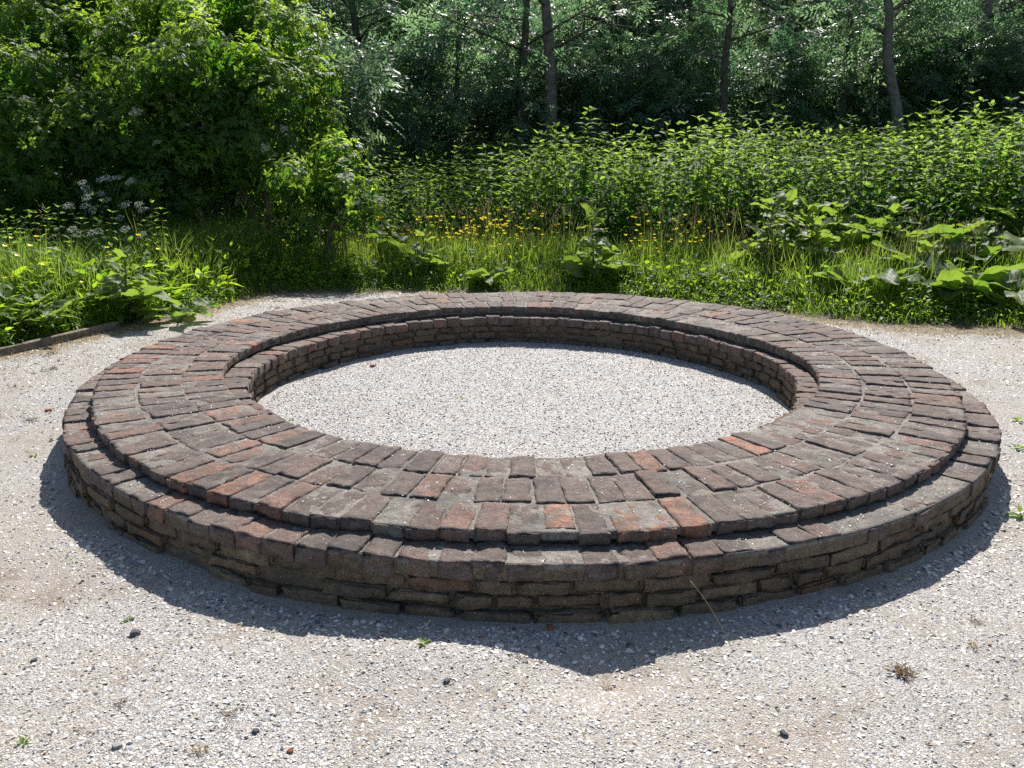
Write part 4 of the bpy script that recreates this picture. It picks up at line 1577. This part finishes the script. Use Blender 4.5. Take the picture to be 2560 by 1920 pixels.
for k, (px_, dp_, sc_, lb) in enumerate(((80, 15.2, 1.25, "bush behind the elder at the left edge"), (280, 15.6, 1.2, "bush behind the cow parsley and the broad elder"), (450, 15.2, 1.25, "bush behind the hollow left of the elder's bright shoulder"),
                                         (600, 15.5, 1.25, "bush filling the dark hollow between the elders"), (740, 15.4, 1.15, "bush behind the right end of the elders"), (850, 16.6, 1.0, "bush between the elders and the first trunks"))):
    plant_tree('shrub', k, at(px_, dp_), dp_ + CAM[1], k * 2.6, sc_, lb, "bushes behind the elders", "woodland_shrub", "shrub")
for k in range(26):
    dp_ = 24.5 + (k % 3) * 2.2
    plant_tree('shrub', k, at(-120 + k * 108, dp_), dp_ + CAM[1], k * 1.9, 1.35 + .3 * (k % 2), "bush of the wood's dark undergrowth, far behind the nettles", "bushes deep inside the wood", "woodland_shrub", "shrub")
# deeper rows of the wood
deep = []
for row_, dp_ in enumerate((26.5, 30, 34, 38.5, 43)):
    m = 11 + row_
    half = dp_ * .72
    for q in range(m):
        x = -half + (q + .5 + random.uniform(-.35, .35)) * 2 * half / m
        y = dp_ + CAM[1] + random.uniform(-1.2, 1.2)
        plant_tree('big', q + row_, x, y, random.random() * 6.28, (.62, .75, .9, 1.0, 1.1)[row_] * random.uniform(.88, 1.12), "dark tree deep inside the wood, behind the trunks of its edge", "trees deep inside the wood")


# ------------------------------------------------------------------ small things on the ground
def ground_at(px_, py_):
    """ground point (x, y) under a pixel of the photograph"""
    x, y = (px_ - 1280) / FPX, -(py_ - 960) / FPX
    x, y = cr * x - sr * y, sr * x + cr * y
    d = np.array([x, cp + y * sp, -sp + y * cp])
    t = -CAM[2] / d[2]
    return float(CAM[0] + d[0] * t), float(CAM[1] + d[1] * t)


def stone_mesh(name, mat, seed, flat=.6):
    V, F = box_grid(spaced(7, .12), spaced(7, .12), spaced(7, .12))
    V = nrm(V) * .55 + V * .45
    V = V * np.array([1, .8, flat])
    V = V * (1 + (fbm(V * 2.6 + seed * 5.1, 3) - .5)[:, None] * .9)
    return mesh_data(name, V, [F], mat, None, False)


M_STONE = simple_mat("grey_pebble", (.17, .17, .18), .7, .35, .35, 40, .004)
M_STONE_L = simple_mat("pale_pebble", (.55, .52, .48), .7, .35, .2, 40, .004)
M_CHIPBRICK = simple_mat("red_brick_chip", (.40, .15, .08), .9, .2, .3, 60, .004)
M_DEBRIS = simple_mat("brown_leaf_litter", (.10, .065, .035), .9, .2, .4, 60, .004)
PEB = [stone_mesh("pebble", M_STONE, k, .7) for k in range(3)]
PEBL = [stone_mesh("pebble", M_STONE_L, 5 + k, .5) for k in range(2)]
CHB = [stone_mesh("brick_chip", M_CHIPBRICK, 9 + k, .45) for k in range(2)]


def drop(name, me, px_, py_, size, label, cat, group=None, rz=0.0, z=None):
    x, y = ground_at(px_, py_)
    inside = math.hypot(x, y) < 1.75
    zz = float((bed_z if inside else hz)(np.array([x]), np.array([y]))[0]) if z is None else z
    o = link(name, me, None, (x, y, zz + size * .12))
    size = size * .55
    o.scale = (size,) * 3
    o.rotation_euler = (0, 0, rz)
    return tag(o, label, cat, group)


drop("pebble", PEB[0], 337, 1582, .040, "dark grey pebble, largest on the gravel at the lower left", "pebble", None, .4)
drop("pebble", PEB[1], 1117, 1718, .026, "grey pebble near the bottom of the picture below the ring's shadow", "pebble", None, 1.0)
drop("pebble", PEB[2], 1960, 1830, .028, "dark pebble at the bottom right of the gravel", "pebble", None, 2.0)
drop("pebble", PEB[0], 640, 1832, .026, "small dark pebble at the bottom left of the picture", "pebble", None, 2.6)
drop("pebble", PEB[1], 85, 1650, .022, "small grey pebble near the left picture edge", "pebble", None, .6)
drop("pebble", PEBL[0], 295, 1870, .030, "pale flat pebble in the bottom left corner", "pebble", None, .6)
drop("pebble", PEBL[1], 765, 1548, .028, "pale pebble beside the shadow of the ring", "pebble", None, .2)
drop("brick_chip", CHB[0], 932, 918, .055, "orange brick chip on the white shells inside the ring", "brick chip", None, .2)
drop("brick_chip", CHB[1], 122, 1028, .05, "red brick chip on the gravel left of the ring", "brick chip", None, .8)
drop("brick_chip", CHB[0], 1375, 1572, .036, "red brick chip lying against the foot of the ring", "brick chip", None, 1.8)
drop("brick_chip", CHB[1], 725, 1880, .022, "tiny red brick chip at the bottom of the picture", "brick chip", None, 2.8)


def clump_mesh(n, r, mat, L=.05):
    mb = MB()
    a = rng.random(n) * 6.28
    q = np.sqrt(rng.random(n)) * r
    b = np.stack([q * np.cos(a), q * np.sin(a), rng.uniform(.002, .018, n)], -1)
    a2 = rng.random(n) * 6.28
    d = np.stack([np.cos(a2), np.sin(a2), rng.uniform(-.1, .35, n)], -1)
    plant_leaves(mb, leaf_small(.22, .02, .1), b, d, L * rng.uniform(.5, 1.3, n), rng.random(n))
    return mb.data("litter", [mat])


M_LITTER = leaf_mat("brown_litter", (.07, .045, .025), (.22, .15, .08), (.06, .04, .02), (.15, .1, .05), mix=.2, rough=.8, spec=.2)
LIT = [clump_mesh(70, .055, M_LITTER), clump_mesh(40, .06, M_STRAW), clump_mesh(46, .07, M_LITTER, .04)]
for k, (px_, py_, s_, me, lb) in enumerate((
        (2255, 1685, 1.0, 0, "dark brown clump of rotted leaves on the gravel at the lower right"),
        (2430, 1620, 1.0, 1, "scrap of pale dry grass above the dark clump at the lower right"),
        (300, 1765, .7, 2, "brown leaf scraps on the gravel at the lower left"),
        (570, 1790, .8, 2, "brown scraps beside a straw near the bottom of the picture"),
        (1520, 1690, .8, 1, "dry grass scraps below the point of the ring's shadow"),
        (500, 1880, .9, 1, "straw scraps at the bottom edge left of the middle"),
        (130, 885, 1.8, 1, "matted dry grass lying along the timber edging"),
        (700, 752, 1.9, 1, "tuft of dry grass on the gravel behind the left rim"),
        (690, 770, 1.6, 2, "brown tuft of dead moss on the gravel behind the left rim"),
        (130, 925, 1.4, 2, "brown dead moss on the gravel below the timber edging"),
        (80, 1050, 1.6, 2, "reddish leaf scraps on the gravel at the left picture edge"),
        (1300, 1650, .7, 2, "brown scraps on the sunlit gravel in front of the ring's shadow"),
        (2440, 1560, .9, 2, "brown scraps on the gravel right of the ring's shadow"))):
    x, y = ground_at(px_, py_)
    o = link("litter_clump", LIT[me], None, (x, y, float(hz(np.array([x]), np.array([y]))[0]) + .004))
    o.scale = (s_ * (.6 if k == 0 or 6 <= k <= 9 else .38),) * 3
    o.rotation_euler = (0, 0, k * 1.3)
    tag(o, lb, "litter")

# seedlings and straws
SEED = []
for k in range(3):
    mb = MB()
    n = 7
    a = rng.random(n) * 6.28
    d = np.stack([np.cos(a), np.sin(a), rng.uniform(.1, .9, n)], -1)
    plant_leaves(mb, leaf(.5, .2, .05), d * .006 + [0, 0, .004], d, rng.uniform(.025, .05, n), np.clip(rng.normal(.6, .2, n), 0, 1))
    SEED.append(mb.data("seedling", [M_WEED]))
for k, (px_, py_, s_, lb) in enumerate((
        (1060, 1628, 1.0, "green seedling at the edge of the ring's front shadow, beside a straw"),
        (322, 1546, .7, "small green leaf tuft behind the largest grey pebble"),
        (2548, 1052, 2.0, "green weed on the gravel at the right edge, farthest of three"),
        (2545, 1122, 1.8, "green weed on the gravel at the right edge, middle of three"),
        (2550, 1290, 2.4, "green weed on the gravel at the right edge, nearest of three"),
        (730, 1050, .9, "yellow-green seedling on the shells inside the ring at the left"),
        (1158, 1008, .7, "tiny green seedling in the middle of the shells inside the ring"),
        (85, 1140, 1.0, "green sprout on the gravel left of the ring"),
        (60, 1862, .8, "tiny green leaf on the gravel in the bottom left corner"))):
    x, y = ground_at(px_, py_)
    f = bed_z if math.hypot(x, y) < 1.75 else hz
    o = link("seedling", SEED[k % 3], None, (x, y, float(f(np.array([x]), np.array([y]))[0])))
    o.scale = (s_ * .6,) * 3
    o.rotation_euler = (0, 0, k * 2.0)
    tag(o, lb, "seedling")

for k, (a, b, arch, lb) in enumerate((
        ((1060, 1620), (1092, 1588), .05, "pale straw standing beside the seedling in the ring's front shadow"),
        ((1688, 1470), (1765, 1578), .10, "bent pale straw leaning against the front wall, right of the middle"),
        ((1460, 1548), (1500, 1570), .03, "short straw at the foot of the front wall"),
        ((1365, 938), (1425, 940), .006, "dry stick lying on the shells inside the ring"),
        ((2170, 1480), (2330, 1440), .02, "long straw lying along the ring's shadow at the right"),
        ((395, 1665), (425, 1615), .008, "brown straw on the gravel at the lower left"),
        ((560, 1830), (600, 1770), .01, "curved dry straw near the bottom of the picture"))):
    p, q = ground_at(*a), ground_at(*b)
    t = np.linspace(0, 1, 8)
    X_, Y_ = p[0] + (q[0] - p[0]) * t, p[1] + (q[1] - p[1]) * t
    f = bed_z if math.hypot(*p) < 1.75 else hz
    Z_0 = f(X_, Y_) + .006 + arch * np.sin(t * PI)
    if k == 1:
        X_ = np.linspace(.545, .66, 8)
        Y_ = np.linspace(-2.74, -2.93, 8)
        Z_0 = np.linspace(.17, .012, 8) + .02 * np.sin(t * PI)
    V, F = tube(np.stack([X_, Y_, Z_0], -1) - np.array([X_[0], Y_[0], 0]), np.linspace(.0013, .0008, 8), 5)
    o = link("straw", mesh_data("straw", V, F, M_STRAW, {'tint': np.full(len(V), .8)}, True), None, (X_[0], Y_[0], 0))
    tag(o, lb, "straw")

# timber edging on the left
p, q = np.array(ground_at(-60, 905)), np.array(ground_at(300, 822))
V, F = box_grid(np.linspace(-.5, .5, 34), spaced(5, .12), spaced(5, .12))
Ln = float(np.linalg.norm(q - p))
V = V * np.array([Ln, .038, .14])
V[:, 1] += (fbm(V * np.array([2, 30, 12]), 2) - .5) * .008 + .015 * np.sin(V[:, 0] * 2.4)
V[:, 2] += (fbm(V * np.array([5, 30, 12]) + 4, 2) - .5) * .012
ang = math.atan2(q[1] - p[1], q[0] - p[0])
c0 = (p + q) / 2
o = link("timber_edging", mesh_data("timber_edging", V, [F], M_WOOD, None, True), None, (c0[0], c0[1], .0))
o.rotation_euler = (0, 0, ang)
tag(o, "weathered timber edging board between the gravel and the left verge", "edging")
